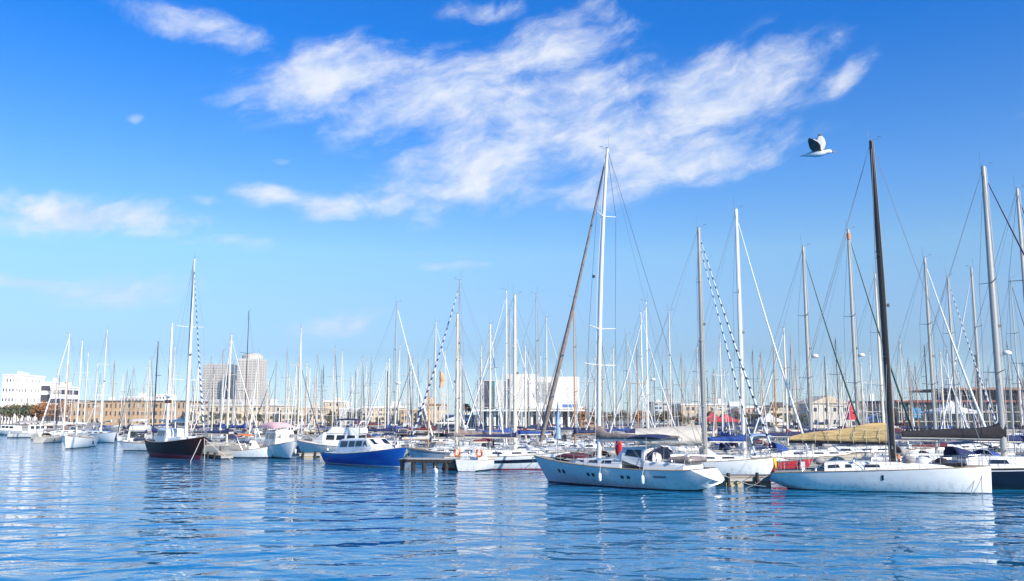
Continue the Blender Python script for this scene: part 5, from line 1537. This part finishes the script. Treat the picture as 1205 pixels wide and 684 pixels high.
# street lamps on the quay
lamp0 = None
for n_, u in enumerate((100, 150, 232, 320, 405, 498, 700, 780, 880, 960, 1060, 1150)):
    x0 = (u - CX) / F_PX
    D = 240
    for _ in range(20): D = shore_y(x0 * D) + 1.5
    if lamp0 is None:
        lamp0 = empty('street_lamp')
        m = MB(); m.tube([(0, 0, 0), (0, 0, 7)], [.12, .06], 6); m.build('post', alu, lamp0)
        m = MB(); m.tube([(0, 0, 6.9), (0, -1.0, 7.2)], .04, 5); m.box(-.16, .16, -1.5, -.9, 7.12, 7.26, bev=.04); m.build('lamp_head', alu, lamp0)
        KIDS[lamp0.name] = [c for c in COL.objects if c.parent == lamp0]; c = lamp0
    else: c = copy_tree(lamp0)
    c.location = (x0 * D, D, QZ); tag(c, 'slim quay lamp post, ' + ORD[n_] + ' along the far quay', 'street lamp', 'lamp posts along the quay')

# ------------------------------------------------------------------ seagull
def seagull():
    r = empty('seagull', at(961, 181, 12.5), R(-15)); tag(r, 'gull flying right with raised grey wings below the clouds', 'bird')
    m = MB(); n = 10
    st = [(-.235, .004, .004, -.020), (-.19, .030, .010, -.016), (-.14, .034, .022, -.010), (-.09, .042, .036, -.003), (-.05, .050, .046, 0), (-.01, .054, .050, .001), (.03, .054, .050, .002), (.07, .048, .045, .004),
          (.11, .036, .036, .010), (.14, .030, .031, .016), (.17, .031, .032, .020), (.195, .024, .025, .019), (.208, .010, .010, .013), (.245, .004, .005, .006)]
    rows = []
    for (x, wy, wz, zc) in st:
        rows.append(m.vs([(x, wy * cos(2 * pi * (k + .5) / n), zc + wz * sin(2 * pi * (k + .5) / n)) for k in range(n)]))
    # faces; the side quads of stations 4..7 are left open for the wings
    def side_faces(i, k): return 4 <= i <= 6 and k in (n - 1, 0, 4, 5) and k in (0, 4)
    for i in range(len(rows) - 1):
        for k in range(n):
            if 4 <= i <= 6 and k in (1, 3): continue
            j = (k + 1) % n
            mi = 1 if k in (1, 2, 3) and i < 8 and i > 1 else (2 if i >= 12 else 0)
            m.face((rows[i][k], rows[i + 1][k], rows[i + 1][j], rows[i][j]), mi, True)
    m.face(list(rows[0])); m.face(list(reversed(rows[-1])))
    for (k, sg, path) in ((3, -1, None), (1, 1, None)):
        j = k + 1
        loop = [rows[4][k], rows[5][k], rows[6][k], rows[7][k], rows[7][j], rows[6][j], rows[5][j], rows[4][j]]
        # wing stations: (y out, z up, x lead, x trail, thickness)
        if sg < 0:   # nearer the camera: raised and swept back
            ws = [(.08, .060, .055, -.085, .012), (.15, .095, .045, -.105, .010), (.21, .120, .010, -.115, .008), (.26, .138, -.050, -.118, .005), (.30, .150, -.100, -.115, .002)]
        else:
            ws = [(.08, .10, .115, -.040, .012), (.13, .18, .140, -.010, .010), (.17, .25, .130, .020, .008), (.20, .31, .100, .045, .005), (.22, .36, .070, .062, .002)]
        fine = [ws[0]]
        for a_, b_ in zip(ws[:-1], ws[1:]):
            for j_ in range(1, 5):
                f_ = j_ / 4; v_ = [a_[q] + (b_[q] - a_[q]) * f_ for q in range(5)]
                if j_ % 2: v_[3] -= .010 * (1 if b_ is not ws[-1] else .5)
                fine.append(tuple(v_))
        ws = fine
        prev = loop
        for (yo, zu, xl, xt, th) in ws:
            xs = [xt, xt + (xl - xt) * .34, xt + (xl - xt) * .7, xl]
            sy = sg
            lowq = [(x, sy * yo, zu - th) for x in xs]; upq = [(x, sy * yo - sy * .004, zu + th) for x in reversed(xs)]
            low_first = (sg < 0 and False)
            cur_pts = (lowq + upq) if k == 1 else (upq[::-1] + lowq[::-1])
            cur = m.vs(cur_pts)
            for q in range(8):
                q2 = (q + 1) % 8
                tip = ws.index((yo, zu, xl, xt, th)) >= 13
                under = (q < 3) if k == 1 else (q > 3 and q < 7)
                m.face((prev[q], prev[q2], cur[q2], cur[q]), 2 if (under or tip) else 1, True)
            prev = cur
        m.face(prev, 2)
    b = m.build('body', [mat('gull_white', (.75, .75, .75), .7), mat('gull_grey', (.48, .49, .50), .8, noise=.25, nscale=40), mat('gull_dark', (.10, .09, .08), .8, noise=.5, nscale=35)], r)
    m = MB(); m.loft([[(x, w_ * cos(a), z + h_ * sin(a)) for a in [2 * pi * k / 6 for k in range(6)]] for (x, w_, h_, z) in ((.203, .009, .009, .014), (.235, .006, .007, .008), (.258, .002, .003, .001))])
    m.build('beak', yellow, r)
    for sg in (1, -1):
        m = MB(); m.ball((.185, sg * .025, .027), .005, 8); m.build('eye', gel_black, r)
seagull()
for o in COL.objects:
    if 'label' in o.keys() and len(o['label'].split()) > 15: print('LONG', o['label'])

# ------------------------------------------------------------------ thin sea air
hz_ = MB(); hz_.box(-2600, 2600, -190, 2600, -3, 118)
hm = bpy.data.materials.new('sea_air'); hm.use_nodes = True
nt = hm.node_tree; nt.nodes.clear()
pv = nt.nodes.new('ShaderNodeVolumePrincipled'); pv.inputs['Color'].default_value = (.86, .92, 1.0, 1)
pv.inputs['Density'].default_value = .00013; pv.inputs['Anisotropy'].default_value = .2
om = nt.nodes.new('ShaderNodeOutputMaterial'); nt.links.new(pv.outputs[0], om.inputs['Volume'])
tag(hz_.build('haze', hm), kind='stuff')
S.cycles.volume_bounces = 0
